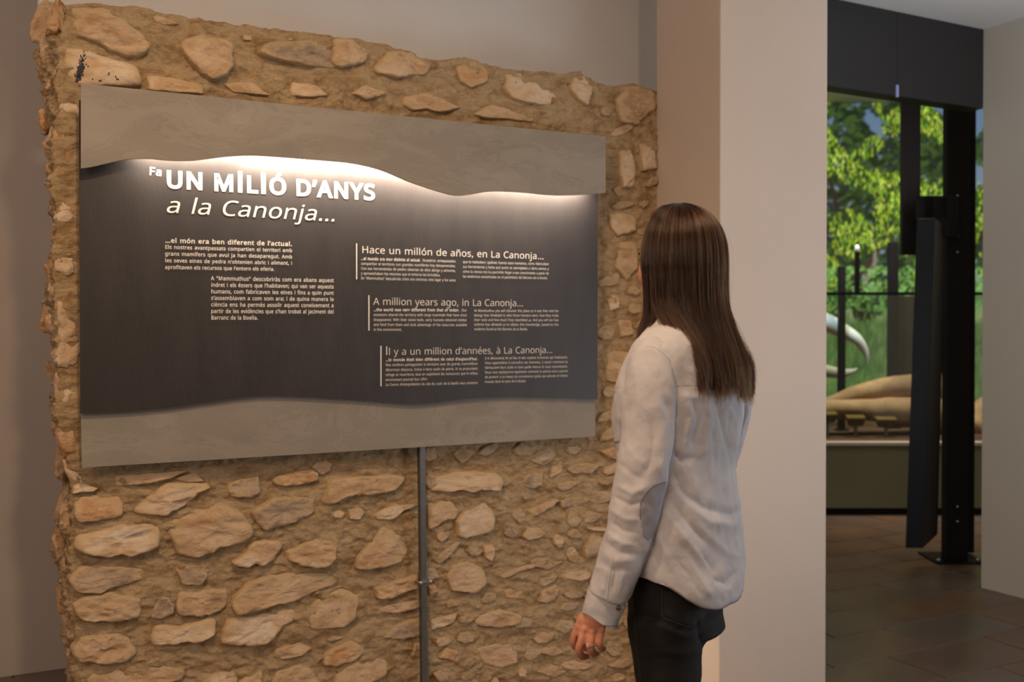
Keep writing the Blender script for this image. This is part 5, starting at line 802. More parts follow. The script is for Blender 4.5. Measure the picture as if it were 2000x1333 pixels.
# dark posts of the set behind the glass
def bar(pxa, pxb, pya, pyb, D, label):
    o = empty('set_post', LDZ(((pxa+pxb)/2-1000)/FPX*D, D, zpy(pyb, D))); tag(o, label, 'post')
    boxLD('shaft', (pxa-1000)/FPX*D, (pxb-1000)/FPX*D, D, D+.05, .562, zpy(pya, D), M_black, o, .004)
    boxLD('foot', (pxa-1000)/FPX*D-.02, (pxb-1000)/FPX*D+.02, D-.02, D+.07, .561, .575, M_black, o, .003)
    return o
bar(1639, 1652, 520, 840, 8.19, 'slim black post crossing in front of the white tusk')
o = tag(empty('rail_post', LDZ(673.5/FPX*DG, DG, zpy(571, DG))), 'thin black stalk with a pale head standing on the rail', 'lamp')  # slim black post above the rail with a pale head, not a lamp
boxLD('stalk', 669/FPX*DG, 678/FPX*DG, DG-.012, DG+.012, zpy(571, DG), zpy(492, DG), M_black, o, .002)
pc = LDZ(673.5/FPX*DG, DG, zpy(487, DG)); v, f = ellipsoid(pc, (.019, .019, .032), 12, 8); mesh_obj('post_head', v, f, mat('head_white', (.75, .75, .75), .4), o)
bar(1736, 1755, 473, 840, 8.40, 'thick black post beside the hanging board, right of the tusk')
o = tag(empty('dark_screen', LDZ(772/FPX*8.5, 8.5, .56)), 'dark brown upright screen behind the glass next to the black leaf', 'screen')
boxLD('board', 745/FPX*8.5, 845/FPX*8.5, 8.5, 8.54, .56, zpy(579, 8.5), mat('umber', (.022, .015, .010), .8, .5, 4), o, .003)
boxLD('foot', 750/FPX*8.5, 840/FPX*8.5, 8.54, 8.62, .56, .60, M_black, o, .003)

# printed landscape backdrop
GWc, GHc = 520, 330; ML0, ML1, MZ0, MZ1, MD = .2, 6.6, 0.0, 3.745, 10.2
img = np.zeros((GHc, GWc, 3)); ys = np.linspace(0, 1, GHc)[:, None]; zc_ = MZ0+(MZ1-MZ0)*ys
sky = np.array([.12, .19, .30])*(1-.0)+np.array([.12, .10, .02])*(1-np.clip((zc_-1.6)/2, 0, 1))
img[:] = sky.reshape(GHc, 1, 3) if sky.ndim == 2 else sky
gx, gy = np.meshgrid(np.linspace(ML0, ML1, GWc), np.linspace(MZ0, MZ1, GHc)); G3 = np.stack([gx, gy, gx*0], -1)
def blend(mask, colr): global img; img = img*(1-mask[..., None])+np.array(colr)*mask[..., None]
blend(np.clip((1.95-gy+.12*fbm(G3, 2, 3, 40))*6, 0, 1), (.15, .29, .10))          # far bushes
blend(np.clip((1.68-gy+.03*fbm(G3, 3, 2, 41))*30, 0, 1), (.30, .38, .18))         # pale grass band
blend(np.clip((1.58-gy+.08*fbm(G3, 2, 3, 42))*12, 0, 1), (.10, .17, .06))
blend(np.clip(fbm(G3*np.array([1, 2, 1]), 3, 4, 43)-.1, 0, 1)*(gy < 1.6)*.8, (.24, .34, .10))
blend(np.clip(fbm(G3*np.array([2, .7, 1]), 6, 3, 44)-.25, 0, 1)*(gy < 1.6)*.9, (.03, .08, .03))
def blob(x, z, rx, rz, rot, colr, al=1.0):
    i = (x-ML0)/(ML1-ML0)*(GWc-1); j = (z-MZ0)/(MZ1-MZ0)*(GHc-1); kx = (GWc-1)/(ML1-ML0); r = max(rx, rz)*kx+1
    a0, a1, b0, b1 = int(max(0, i-r)), int(min(GWc, i+r+2)), int(max(0, j-r)), int(min(GHc, j+r+2))
    if a1 <= a0 or b1 <= b0: return
    X = (np.arange(a0, a1)-i)/kx; Z = (np.arange(b0, b1)-j)[:, None]/kx; ca, sa = math.cos(rot), math.sin(rot)
    u = (X*ca+Z*sa)/rx; w = (-X*sa+Z*ca)/rz; m = (np.clip(1.6-(u*u+w*w)*1.2, 0, 1)*al)[..., None]
    img[b0:b1, a0:a1] = img[b0:b1, a0:a1]*(1-m)+np.array(colr)*m
def limb(pts, r0, r1, colr):
    P = spline(pts, 70)
    for k, q in enumerate(P): r = r0+(r1-r0)*k/69; blob(q[0], q[1], r, r, 0, colr)
U = RNG.uniform
def tree(cx, cz, w, h, bright):
    for _ in range(int(2600*w*h)):
        a = U(0, 2*math.pi); r = math.sqrt(U(0, 1)); x = cx+w*r*math.cos(a); z = cz+h*r*math.sin(a)
        d = float(fbm(np.array([[x, z, 3.3]]), 1.8, 3, 50)[0])
        if d < -.62: continue
        blob(x, z, U(.03, .08), U(.02, .04), U(-1.5, 1.5), random.choice([(.012, .025, .008), (.03, .06, .015), (.05, .09, .02), (.02, .03, .02)]), .95)
    limb([(cx+.15, 1.55), (cx+.1, 2.0), (cx-.05, 2.5), (cx-.2, 3.1)], .07, .02, (.03, .022, .015))
    limb([(cx+.12, 1.95), (cx+.35, 2.25), (cx+.6, 2.7)], .04, .012, (.05, .038, .025)); limb([(cx+.1, 2.1), (cx-.25, 2.4), (cx-.55, 2.6)], .035, .01, (.03, .022, .015))
    limb([(cx+.2, 1.9), (cx+.30, 2.1), (cx+.28, 2.5)], .03, .01, (.22, .20, .15))
    for _ in range(int(8000*w*h*bright)):
        a = U(0, 2*math.pi); r = math.sqrt(U(0, 1)); x = cx+w*r*math.cos(a); z = cz+h*r*math.sin(a)
        d = float(fbm(np.array([[x, z, 7.3]]), 2.6, 3, 51)[0])
        if d < .06: continue
        g = U(.5, 1.15)*(0.6+.6*min(1, max(0, d+.3))); blob(x, z, U(.016, .040), U(.007, .014), U(-1.9, -1.1), random.choice([(.36*g, .52*g, .03*g), (.20*g, .40*g, .04*g), (.50*g, .62*g, .10*g), (.07*g, .18*g, .02*g), (.03, .06, .01), (.02, .035, .01)]), .95)
tree(3.45, 2.85, 1.15, 1.35, 1.0); tree(1.3, 2.7, 1.1, 1.0, .9); tree(5.6, 2.7, 1.0, 1.1, .6)
for _ in range(2600):
    x, z = U(ML0, ML1), U(1.6, 2.05); g = U(.3, 1.3); blob(x, z, U(.012, .035), U(.01, .02), U(0, 3), (.20*g, .42*g, .10*g), .8)
for _ in range(2600):
    x, z = U(ML0, ML1), U(.3, 1.55); g = U(.4, 1.2); blob(x, z, U(.008, .02), U(.04, .10), U(-.3, .3), (.17*g, .27*g, .08*g), .6)
img = np.clip(img, 0, 1)
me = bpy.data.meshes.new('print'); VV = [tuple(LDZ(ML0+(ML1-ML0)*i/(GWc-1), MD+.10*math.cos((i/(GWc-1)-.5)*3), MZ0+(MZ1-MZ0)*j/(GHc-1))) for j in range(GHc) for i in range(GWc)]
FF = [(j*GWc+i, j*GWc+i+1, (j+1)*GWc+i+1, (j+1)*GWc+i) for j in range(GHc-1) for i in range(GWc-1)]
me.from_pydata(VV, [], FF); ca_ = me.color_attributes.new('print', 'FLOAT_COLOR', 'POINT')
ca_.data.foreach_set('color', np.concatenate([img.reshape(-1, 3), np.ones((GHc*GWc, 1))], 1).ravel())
mm, nt, b = new_mat('glowing_print'); at = nt.nodes.new('ShaderNodeVertexColor'); at.layer_name = 'print'
nt.links.new(at.outputs[0], b.inputs['Base Color']); nt.links.new(at.outputs[0], b.inputs['Emission Color']); b.inputs['Emission Strength'].default_value = .62; b.inputs['Roughness'].default_value = .6  # emission stands in for light cast on the print
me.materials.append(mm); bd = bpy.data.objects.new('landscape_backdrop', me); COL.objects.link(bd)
bd.location = (0, 0, 0); tag(bd, 'large glowing landscape print of trees and grass behind the display', 'backdrop')
# mammoth model: shaggy head with two white tusks, mostly behind the pillar
Dm = 8.45
mr = tag(empty('mammoth_model', LDZ(2.2, Dm+.2, .56)), 'dark shaggy mammoth model with curved white tusks reaching out from behind the pillar', 'model')
M_fur = mat('dark_fur', (.055, .045, .045), .9, .5, 8, bump=.02, bscale=30)
hv = [ellipsoid(LDZ(1.85, Dm+.35, 1.55), (.42, .45, .50)), ellipsoid(LDZ(1.7, Dm+.5, 1.95), (.3, .3, .25)), ellipsoid(LDZ(1.1, Dm+.75, 1.35), (.75, .45, .65)),
      tube_vf(spline([tuple(LDZ(2.15, Dm+.15, 1.4)), tuple(LDZ(2.42, Dm+.1, 1.15)), tuple(LDZ(2.50, Dm+.12, .9)), tuple(LDZ(2.55, Dm+.1, .72))], 14), list(np.linspace(.2, .07, 14)), 14)]
for (a, b2) in ((.75, .25), (.8, .65), (1.5, .25), (1.55, .65)): hv.append(tube_vf([tuple(LDZ(a, Dm+b2, 1.3)), tuple(LDZ(a, Dm+b2, .9)), tuple(LDZ(a, Dm+b2, .561))], [.22, .16, .17], 14))
v, f = join(*hv); v = np.array(v); v = v+.03*np.stack([vn(v, 14, 3), vn(v, 14, 4), vn(v, 9, 5)], 1); v[:, 2] = np.maximum(v[:, 2], .562); mesh_obj('body', v, f, M_fur, mr)
M_tusk = mat('white_tusk', (.80, .84, .92), .4, .08, 4)
def pxtube(name, pts, par, m, n=36, seg=14, nz=0):
    P = spline([(a, b, D, r) for a, b, D, r in pts], n); C = [atD(q[0], q[1], q[2]) for q in P]; R = [max(.004, q[3]*q[2]/FPX) for q in P]
    v, f = tube_vf(C, R, seg); v = np.array(v)
    if nz: v = v+nz*np.stack([fbm(v, 6, 3, 3), fbm(v, 6, 3, 4), fbm(v, 6, 3, 5)], 1)
    return mesh_obj(name, v, f, m, par)
pxtube('tusk', [(1540, 615, 8.5, 24), (1575, 620, 8.45, 21), (1612, 630, 8.4, 18), (1645, 646, 8.35, 15), (1672, 662, 8.3, 11), (1688, 683, 8.3, 7.5), (1694, 700, 8.3, 4), (1695, 712, 8.3, 1)], mr, M_tusk)
pxtube('tusk', [(1540, 715, 8.75, 16), (1580, 722, 8.7, 14), (1612, 725, 8.65, 12.5), (1640, 729, 8.6, 10), (1660, 727, 8.6, 6), (1674, 721, 8.6, 2)], mr, M_tusk)
# reclining tan carcass
M_hide = mat('tan_hide', (.62, .36, .19), .75, c2=(.24, .13, .075), c3=(.70, .43, .25), vscale=3, bump=.004, bscale=30)
cc_ = tag(empty('carcass_model', LDZ(3.1, 8.1, .56)), 'tan animal carcass model lying on red earth with two long limbs', 'model')
pxtube('limb', [(1560, 806, 7.95, 8), (1610, 790, 7.95, 12), (1660, 775, 7.97, 16), (1710, 762, 8.0, 20), (1760, 757, 8.0, 24), (1810, 760, 8.05, 30), (1850, 770, 8.1, 40)], cc_, M_hide, nz=.006)
pxtube('limb', [(1560, 805, 7.85, 14), (1610, 800, 7.85, 19), (1660, 800, 7.85, 20), (1700, 802, 7.86, 21), (1740, 801, 7.86, 25), (1780, 805, 7.9, 28), (1840, 810, 8.0, 34)], cc_, M_hide, nz=.006)
v, f = ellipsoid(atD(1985, 832, 8.15), (.48, .30, .28), 40, 26); v = np.array(v); v = v+.05*np.stack([fbm(v, 4, 4, 3), fbm(v, 4, 4, 4), fbm(v, 4, 4, 5)], 1); v[:, 2] = np.maximum(v[:, 2], .56)
mesh_obj('torso', v, f, M_hide, cc_)
M_brass = mat('brass_plate', (.30, .18, .06), .4, .1, 5, metal=.3); M_post = mat('label_post', (.20, .19, .18), .5)
for i, (pa_, pb_, py) in enumerate(((1598, 1636, 812), (1655, 1691, 819), (1713, 1752, 822))):
    Dl = 7.68; o = tag(empty('label_stand', LDZ(((pa_+pb_)/2-1000)/FPX*Dl, Dl, .56)), ['small label stand partly behind the pillar edge', 'middle small label stand with brass plate on the plinth', 'small label stand closest to the black leaf'][i], 'label stand')
    a, b2 = (pa_-1000)/FPX*Dl, (pb_-1000)/FPX*Dl; z = zpy(py, Dl)
    v, f = box_vf([tuple(LDZ(*q)) for q in ((a+.02, Dl, z-.055), (b2-.02, Dl, z-.055), (b2-.02, Dl+.03, z-.055), (a+.02, Dl+.03, z-.055), (a, Dl-.01, z), (b2, Dl-.01, z), (b2, Dl+.05, z+.02), (a, Dl+.05, z+.02))])
    mesh_obj('housing', v, f, mat('label_housing', (.12, .06, .03), .6), o, smooth=False)
    v, f = box_vf([tuple(LDZ(*q)) for q in ((a, Dl-.011, z), (b2, Dl-.011, z), (b2, Dl+.05, z+.02), (a, Dl+.05, z+.02), (a, Dl-.011, z+.008), (b2, Dl-.011, z+.008), (b2, Dl+.05, z+.028), (a, Dl+.05, z+.028))])
    mesh_obj('plate', v, f, M_brass, o, smooth=False)
    m_ = (a+b2)/2; boxLD('stem', m_-.012, m_+.012, Dl+.005, Dl+.025, .56, z-.055, M_post, o)
# ------------------------------------------------------------ person
AT = math.radians(48); AH = math.radians(45)
PL, PD = (1325-1000)/FPX*2.11, 2.11
person = tag(empty('person', LDZ(PL, PD, 0)), 'person with long straight brown hair in a pale shirt and black jeans, reading the panel', 'person')
def loc(x, y, z, a=AT, c=None):
    """x right, y forward of the body, z height"""
    cL, cD = c if c else (PL, PD)
    f = (-math.sin(a), math.cos(a)); r = (math.cos(a), math.sin(a))
    return LDZ(cL+x*r[0]+y*f[0], cD+x*r[1]+y*f[1], z)
zp = lambda py, D=2.11: CAMZ-(py-HOR)*D/FPX
def remesh(name, vf, vox, m, parent, smooth_it=4):
    v, f = vf; o = mesh_obj(name, v, f, m, parent)
    r = o.modifiers.new('r', 'REMESH'); r.mode = 'VOXEL'; r.voxel_size = vox; r.use_smooth_shade = True
    s = o.modifiers.new('s', 'SMOOTH'); s.iterations = smooth_it; s.factor = .5
    bpy.context.view_layer.update()
    me = bpy.data.meshes.new_from_object(o.evaluated_get(bpy.context.evaluated_depsgraph_get())); o.modifiers.clear(); o.data = me
    me.polygons.foreach_set('use_smooth', [True]*len(me.polygons)); return o
# --- skin
M_skin, nt, b = new_mat('skin'); b.inputs['Base Color'].default_value = (.60, .26, .155, 1); b.inputs['Roughness'].default_value = .48
b.inputs['Subsurface Weight'].default_value = .12; b.inputs['Subsurface Radius'].default_value = (.01, .004, .002); b.inputs['Subsurface Scale'].default_value = .6
nn = nt.nodes.new('ShaderNodeTexNoise'); nn.inputs['Scale'].default_value = 420; bpn = nt.nodes.new('ShaderNodeBump'); bpn.inputs['Distance'].default_value = .0003; nt.links.new(nn.outputs[0], bpn.inputs['Height']); nt.links.new(bpn.outputs[0], b.inputs['Normal'])
HC = ((1327-1000)/FPX*2.11, 2.105); HZ = 1.522
hl = lambda x, y, z: loc(x, y, HZ+z, AH, HC)
def head_vf():
    nu, nv = 72, 56; V = []; F = []
    for j in range(nv+1):
        ph = math.pi*j/nv
        for i in range(nu):
            th = 2*math.pi*i/nu; x, y, z = math.sin(ph)*math.sin(th), math.sin(ph)*math.cos(th), math.cos(ph)
            X, Y, Z = x*.073, y*.092, z*.112
            low = max(0, -z)
            X *= 1-.28*low**1.5; Y *= (1-.10*low) if y > 0 else (1-.38*low)      # jaw narrows, nape tucks in
            if y > 0:
                Y -= .010*max(0, y-.75)*4*(1-abs(z))                              # flatter face
                Y += .008*math.exp(-((z+.88)/.16)**2-(x/.35)**2)                  # chin
                Y += .0045*math.exp(-((z-.22)/.10)**2-(x/.6)**2)                  # brow
                for s in (-1, 1):
                    Y -= .012*math.exp(-((z-.05)/.11)**2-((x-s*.42)/.20)**2)      # eye socket
                    Y += .008*math.exp(-((z+.25)/.22)**2-((x-s*.6)/.25)**2); X += s*.003*math.exp(-((z+.25)/.25)**2-((x-s*.7)/.25)**2)        # cheek
            V.append(hl(X, Y, Z))
    for j in range(nv):
        for i in range(nu): a = j*nu+i; b_ = j*nu+(i+1) % nu; F.append((a, b_, b_+nu, a+nu))
    return V, F
AXH = np.array([LDZ(math.cos(AH), math.sin(AH), 0), LDZ(-math.sin(AH), math.cos(AH), 0), [0, 0, 1]])
parts = [head_vf()]
parts.append(tube_vf([hl(0, .078, .012), hl(0, .089, -.005), hl(0, .096, -.022), hl(0, .099, -.032), hl(0, .090, -.040)], [(.005, .006), (.006, .0065), (.0075, .0085), (.0078, .011), (.004, .007)], 14))   # nose
for s in (-1, 1): parts.append(ellipsoid(hl(s*.0095, .088, -.034), (.0055, .006, .005), 12, 8, AXH))
parts.append(ellipsoid(hl(0, .0845, -.056), (.020, .0055, .0040), 18, 10, AXH)); parts.append(ellipsoid(hl(0, .0825, -.0635), (.018, .0060, .0048), 18, 10, AXH))
for s in (-1, 1): parts.append(ellipsoid(hl(s*.071, -.008, -.008), (.008, .018, .030), 14, 12, AXH))
parts.append(tube_vf([hl(0, -.018, -.06), hl(0, -.028, -.10), loc(0, -.012, 1.385), loc(0, -.01, 1.34)], [.052, .050, .052, .075], 24))
# trunk inside the clothes
TB = [(1.40, .05, .05, -.01), (1.365, .095, .046, -.022), (1.33, .132, .056, -.020), (1.25, .14, .076, -.009), (1.15, .125, .085, .005), (1.05, .112, .078, .005), (.95, .12, .076, 0), (.86, .118, .072, .003), (.80, .112, .070, .004), (.76, .10, .07, 0)]
def ring_loft(rows, n=36, cap=True):
    V = []; F = []
    for z, a, b_, y0 in rows:
        for k in range(n): t = 2*math.pi*k/n; V.append(loc(a*math.sin(t), y0+b_*math.cos(t), z))
    for i in range(len(rows)-1):
        for k in range(n): p, q = i*n+k, i*n+(k+1) % n; F.append((p, q, q+n, p+n))
    if cap: F.append(tuple(range(n-1, -1, -1))); F.append(tuple(range((len(rows)-1)*n, len(rows)*n)))
    return V, F
parts.append(ring_loft(spline(TB, 30)))
# left arm (hangs), right arm (bent forward)
ARM_L = [atD(1280, 715, 2.00), atD(1268, 800, 1.985), atD(1256, 880, 1.98), atD(1245, 960, 1.975), atD(1222, 1060, 1.975), atD(1197, 1140, 1.98), atD(1172, 1205, 1.985)]
parts.append(tube_vf(spline(ARM_L, 26), [float(np.interp(k, [0, 6, 13, 18, 25], [.036, .034, .032, .030, .023])) for k in range(26)], 16))
ARM_R = [atD(1405, 722, 2.225), atD(1421, 800, 2.26), atD(1402, 900, 2.30), loc(.163, .08, 1.062), loc(.14, .125, 1.04), loc(.10, .175, 1.02)]
parts.append(tube_vf(spline(ARM_R, 26), [float(np.interp(k, [0, 8, 14, 25], [.034, .029, .028, .022])) for k in range(26)], 16))
# left hand
hd_ = lambda px, py, d=0: atD(px, py, 1.985+d)
palm = [ellipsoid(hd_(1166, 1207, .0), (.026, .018, .03), 18, 12)]
A0 = [(1170, 1196, 0, .020, .016), (1160, 1209, 0, .025, .0145), (1152, 1219, .001, .029, .0125), (1149, 1228, .003, .028, .0095)]
P_ = spline(A0, 12); palm.append(tube_vf([hd_(q[0], q[1], q[2]) for q in P_], [(q[3]*.98, q[4]) for q in P_], 20, ref=tuple(RGT*.96+FW0*-.25)))
FING = {'index': ([(1130, 1225, .010), (1122, 1243, .010), (1120, 1257, .015), (1124, 1266, .032), (1130, 1267, .045)], (.0082, .0074, .0072, .0066, .0052)),
        'middle': ([(1141, 1231, .000), (1135, 1252, -.008), (1131, 1270, -.004), (1136, 1282, .012), (1146, 1283, .028)], (.0092, .0080, .0082, .0078, .0062)),
        'ring': ([(1157, 1234, -.004), (1154, 1253, -.012), (1153, 1268, -.009), (1158, 1278, .008), (1166, 1277, .024)], (.0088, .0074, .0076, .0072, .0058)),
        'little': ([(1174, 1231, -.003), (1172, 1248, -.010), (1171, 1260, -.008), (1175, 1269, .008), (1180, 1267, .020)], (.0078, .0066, .0067, .0062, .0050))}
fparts = []
for k, (pts, rr) in FING.items():
    root = (1162+(pts[0][0]-1150)*.5, 1210, .004)
    P_ = spline([root+(0,)]+[p+(0,) for p in pts], 30)[:, :3]
    R_ = np.interp(np.linspace(0, 1, 30), [0, .2, .4, .6, .8, 1], [rr[0]*.75, rr[0]*1.06, rr[1], rr[2]*1.05, rr[3], rr[4]])
    fparts.append(tube_vf([hd_(*q) for q in P_], list(R_), 14)); fparts.append(ellipsoid(hd_(*P_[-1]), (R_[-1]*1.0,)*3, 12, 8))
    fparts.append(ellipsoid(hd_(pts[0][0], pts[0][1]-1, pts[0][2]-.004), (.0086, .0086, .0084), 12, 8))
TH_ = spline([(1160, 1214, .012, .012), (1148, 1228, .034, .0125), (1140, 1244, .046, .0105), (1140, 1258, .050, .0095), (1144, 1268, .050, .0065)], 18)
fparts.append(tube_vf([hd_(q[0], q[1], q[2]) for q in TH_], [q[3] for q in TH_], 14)); fparts.append(ellipsoid(hd_(*TH_[-1][:3]), (.0065,)*3, 12, 8))
# right hand, held in front
HO = loc(.155, -.085, 0)-loc(0, 0, 0)
rp = loc(-.03, .245, 1.02); rfw = (loc(-1, .2, 0)-loc(0, 0, 0)); rfw /= np.linalg.norm(rfw)
rh = [tube_vf([loc(.0, .235, 1.02), loc(-.03, .243, 1.02), loc(-.07, .25, 1.02)], [(.022, .015), (.015, .036), (.012, .036)], 16, ref=(loc(0, 1, 0)-loc(0, 0, 0)))]
rh_end = None
for i in range(4):
    z0 = 1.02+.027-.018*i; ln = (.068, .076, .07, .055)[i]
    rh.append(tube_vf([loc(-.06, .25, z0), loc(-.07-ln*.45, .253, z0-.002), loc(-.07-ln*.8, .243, z0-.004), loc(-.07-ln, .228, z0-.005)], [.0088, .0084, .0076, .006], 12))
rh.append(tube_vf([loc(-.01, .24, 1.04), loc(-.035, .238, 1.068), loc(-.065, .235, 1.082)], [.012, .010, .007], 12))
rh = [(np.array(a)+HO, b_) for a, b_ in rh]
# legs
def leg_pts(s):
    if s < 0: return [loc(-.070, -.005, .80), atD(1302, 1260, 2.06), atD(1305, 1340, 2.055), atD(1318, 1480, 2.05), atD(1316, 1560, 2.05), atD(1325, 1700, 2.06), atD(1330, 1860, 2.08)]
    a = leg_pts(-1); sh = [(.130, .0), (.115, .055), (.115, .075), (.115, .085), (.115, .09), (.12, .09), (.12, .09)]
    return [p+(loc(x, y, 0)-loc(0, 0, 0)) for p, (x, y) in zip(a, sh)]
for s in (-1, 1):
    P_ = spline(leg_pts(s), 34); parts.append(tube_vf(list(P_), [float(np.interp(k, [0, 6, 14, 20, 24, 33], [.060, .056, .046, .044, .044, .034])) for k in range(34)], 20))
    q = P_[-1]; fx = loc(0, 1, 0)-loc(0, 0, 0)
    parts.append(tube_vf([q+np.array([0, 0, .0])-fx*.03, q+fx*.05-np.array([0, 0, .028]), q+fx*.14-np.array([0, 0, .045])], [(.03, .03), (.03, .034), (.015, .030)], 16))
parts += palm+fparts+rh
body = remesh('body', join(*parts), .0029, M_skin, person, 2)
# nails, ring
M_nail = mat('nail', (.66, .38, .30), .25, .05, 5)
def mid(p, q, t): return np.array(p)*(1-t)+np.array(q)*t
rg = FING['ring'][0]; c0 = hd_(*mid(rg[1], rg[2], .35)); ax = hd_(*rg[2])-hd_(*rg[1]); ax /= np.linalg.norm(ax)
u_ = np.cross(ax, FW0); u_ /= np.linalg.norm(u_); w_ = np.cross(ax, u_)
v, f = [], []
n1, n2_ = 40, 8
for i in range(n1):
    t = 2*math.pi*i/n1; cc2 = c0+(u_*math.cos(t)+w_*math.sin(t))*.0094; rr_ = u_*math.cos(t)+w_*math.sin(t)
    for k in range(n2_): p_ = 2*math.pi*k/n2_; v.append(cc2+rr_*math.cos(p_)*.0011+ax*math.sin(p_)*.0014)
for i in range(n1):
    for k in range(n2_): a = i*n2_+k; b_ = i*n2_+(k+1) % n2_; c_ = ((i+1) % n1)*n2_+(k+1) % n2_; d2 = ((i+1) % n1)*n2_+k; f.append((a, b_, c_, d2))
ringo = mesh_obj('finger_ring', v, f, mat('silver', (.85, .80, .74), .2, 0, 5, metal=1), person); ringo['label'] = 'silver ring with an oval pinkish stone'
gd = -FW0*.80-RGT*.55; gd = gd-ax*np.dot(gd, ax); gd /= np.linalg.norm(gd); gc = c0+gd*.0108
sd_ = np.cross(ax, gd)
v, f = ellipsoid(gc, (.0042, .0062, .0028), 16, 10, np.array([sd_, ax, gd])); gem = mesh_obj('stone', v, f, mat('pink_stone', (.72, .42, .32), .15, .1, 5, coat=.5), ringo, loc=True)
gem.location = (-Vector(person.location)); gem.location = gem.location
# --- face pieces
M_eye = mat('eye_white', (.8, .78, .74), .15, 0, 5); M_iris = mat('iris', (.06, .03, .015), .1, 0, 5); M_lash = mat('lash', (.012, .008, .006), .6, 0, 5)
for s in (-1, 1):
    v, f = ellipsoid(hl(s*.030, .0605, .005), (.0118, .0118, .0105), 20, 14, AXH); e = mesh_obj('eye', v, f, M_eye, person)
    v, f = ellipsoid(hl(s*.030, .0705, .004), (.0055, .0025, .0055), 14, 8, AXH); ir = mesh_obj('iris', v, f, M_iris, e, loc=True); ir.location = -Vector(person.location)
    pts = [hl(s*(.030+.014*math.cos(t)), .070-.006*abs(math.cos(t))**2, .005+.0095*math.sin(t)) for t in np.linspace(.15, math.pi-.15, 9)]
    fa = [tube_vf(pts, [.0016]*9, 6)]
    for p_ in pts[::1]:
        fa.append(tube_vf([p_, p_+(hl(s*.002, .008, .003)-hl(0, 0, 0))], [.0007, .0002], 5))
    v, f = join(*fa); mesh_obj('eyelash', v, f, M_lash, person)
    pts = [hl(s*(.030+.018*math.cos(t)), .081-.011*abs(math.cos(t))**2, .020+.006*math.sin(t)) for t in np.linspace(.1, math.pi-.2, 9)]
    v, f = tube_vf(pts, [.0006, .001, .0014, .0017, .0019, .0019, .0018, .0014, .0006], 8); mesh_obj('eyebrow', v, f, M_lash, person)
v, f = join(ellipsoid(hl(0, .0853, -.0560), (.0185, .0056, .0036), 18, 10, AXH), ellipsoid(hl(0, .0833, -.0632), (.0165, .0062, .0042), 18, 10, AXH)); mesh_obj('lips', v, f, mat('lips', (.52, .20, .16), .4, .05, 5), person)

# --- cloth materials
M_shirt = mat('chambray', (.56, .545, .56), .82, c2=(.49, .475, .495), vscale=14, bump=.0006, bscale=300, bump2=.0022, b2scale=26, spec=.2, detail=8)
M_jean = mat('black_denim', (.013, .012, .012), .78, .35, 9, bump=.0006, bscale=500, bump2=.002, b2scale=16, spec=.25)
M_jseam = mat('denim_seam', (.032, .030, .028), .7, .2, 9)
M_seam = mat('shirt_seam', (.20, .185, .185), .85, .1, 40)
def fold(P, D=2.0):
    """sculpted creases: ridges/valleys drawn where the cloth shows them (y, x in photo frame, width px, height mm)"""
    x, y = to_px(P); h = np.zeros(len(P))
    for pts, w, amp in FOLDS:
        Q = np.array(pts, float); best = np.full(len(P), 1e9); ns_ = len(Q)-1; tn = np.zeros(len(P))
        for si, (a, b_) in enumerate(zip(Q[:-1], Q[1:])):
            ab = b_-a; t = np.clip(((x-a[0])*ab[0]+(y-a[1])*ab[1])/(ab@ab), 0, 1)
            dd = (x-a[0]-t*ab[0])**2+(y-a[1]-t*ab[1])**2; u = (si+t)/ns_
            tn = np.where(dd < best, 3.2*np.minimum(u, 1-u)+.12, tn); best = np.minimum(best, dd)
        h += amp*1.15/1000*(.5*np.exp(-best/(w*w))+.6*np.exp(-np.sqrt(best)/(w*.7)))*np.clip(tn, 0, 1)
    return h
z4 = lambda *p: [(1130+a/2.151, 620+b_/2.151) for a, b_ in zip(p[::2], p[1::2])]
FOLDS_T = [(z4(520, 290, 545, 420, 520, 560, 500, 600), 7, 5), (z4(560, 300, 600, 450, 630, 600), 6, -5), (z4(600, 300, 650, 450, 640, 620), 9, 3), (z4(440, 300, 470, 420, 440, 560), 8, 4), (z4(470, 300, 500, 430, 470, 560), 6, -3),
           (z4(400, 560, 430, 600, 500, 590), 8, -6), (z4(390, 640, 440, 740, 520, 800, 640, 830, 690, 810), 11, -6), (z4(370, 690, 450, 780, 540, 860, 690, 880), 12, 5), (z4(340, 780, 420, 900, 500, 1000, 560, 1080), 12, 5),
           (z4(380, 760, 470, 880, 560, 980), 8, -4), (z4(330, 900, 370, 1000, 400, 1080), 8, 4), (z4(300, 900, 330, 1000, 350, 1080), 6, -3), (z4(480, 840, 560, 940, 640, 1000, 690, 1010), 10, 3), (z4(560, 1100, 620, 1120, 670, 1060), 10, -5),
           (z4(450, 1000, 520, 1120, 560, 1190), 8, 4), (z4(500, 980, 560, 1060, 600, 1150), 7, -4), (z4(420, 330, 520, 340, 700, 330), 8, 3), (z4(690, 330, 660, 470, 640, 600), 10, 4), (z4(400, 1000, 470, 1090, 500, 1160), 6, -3)]
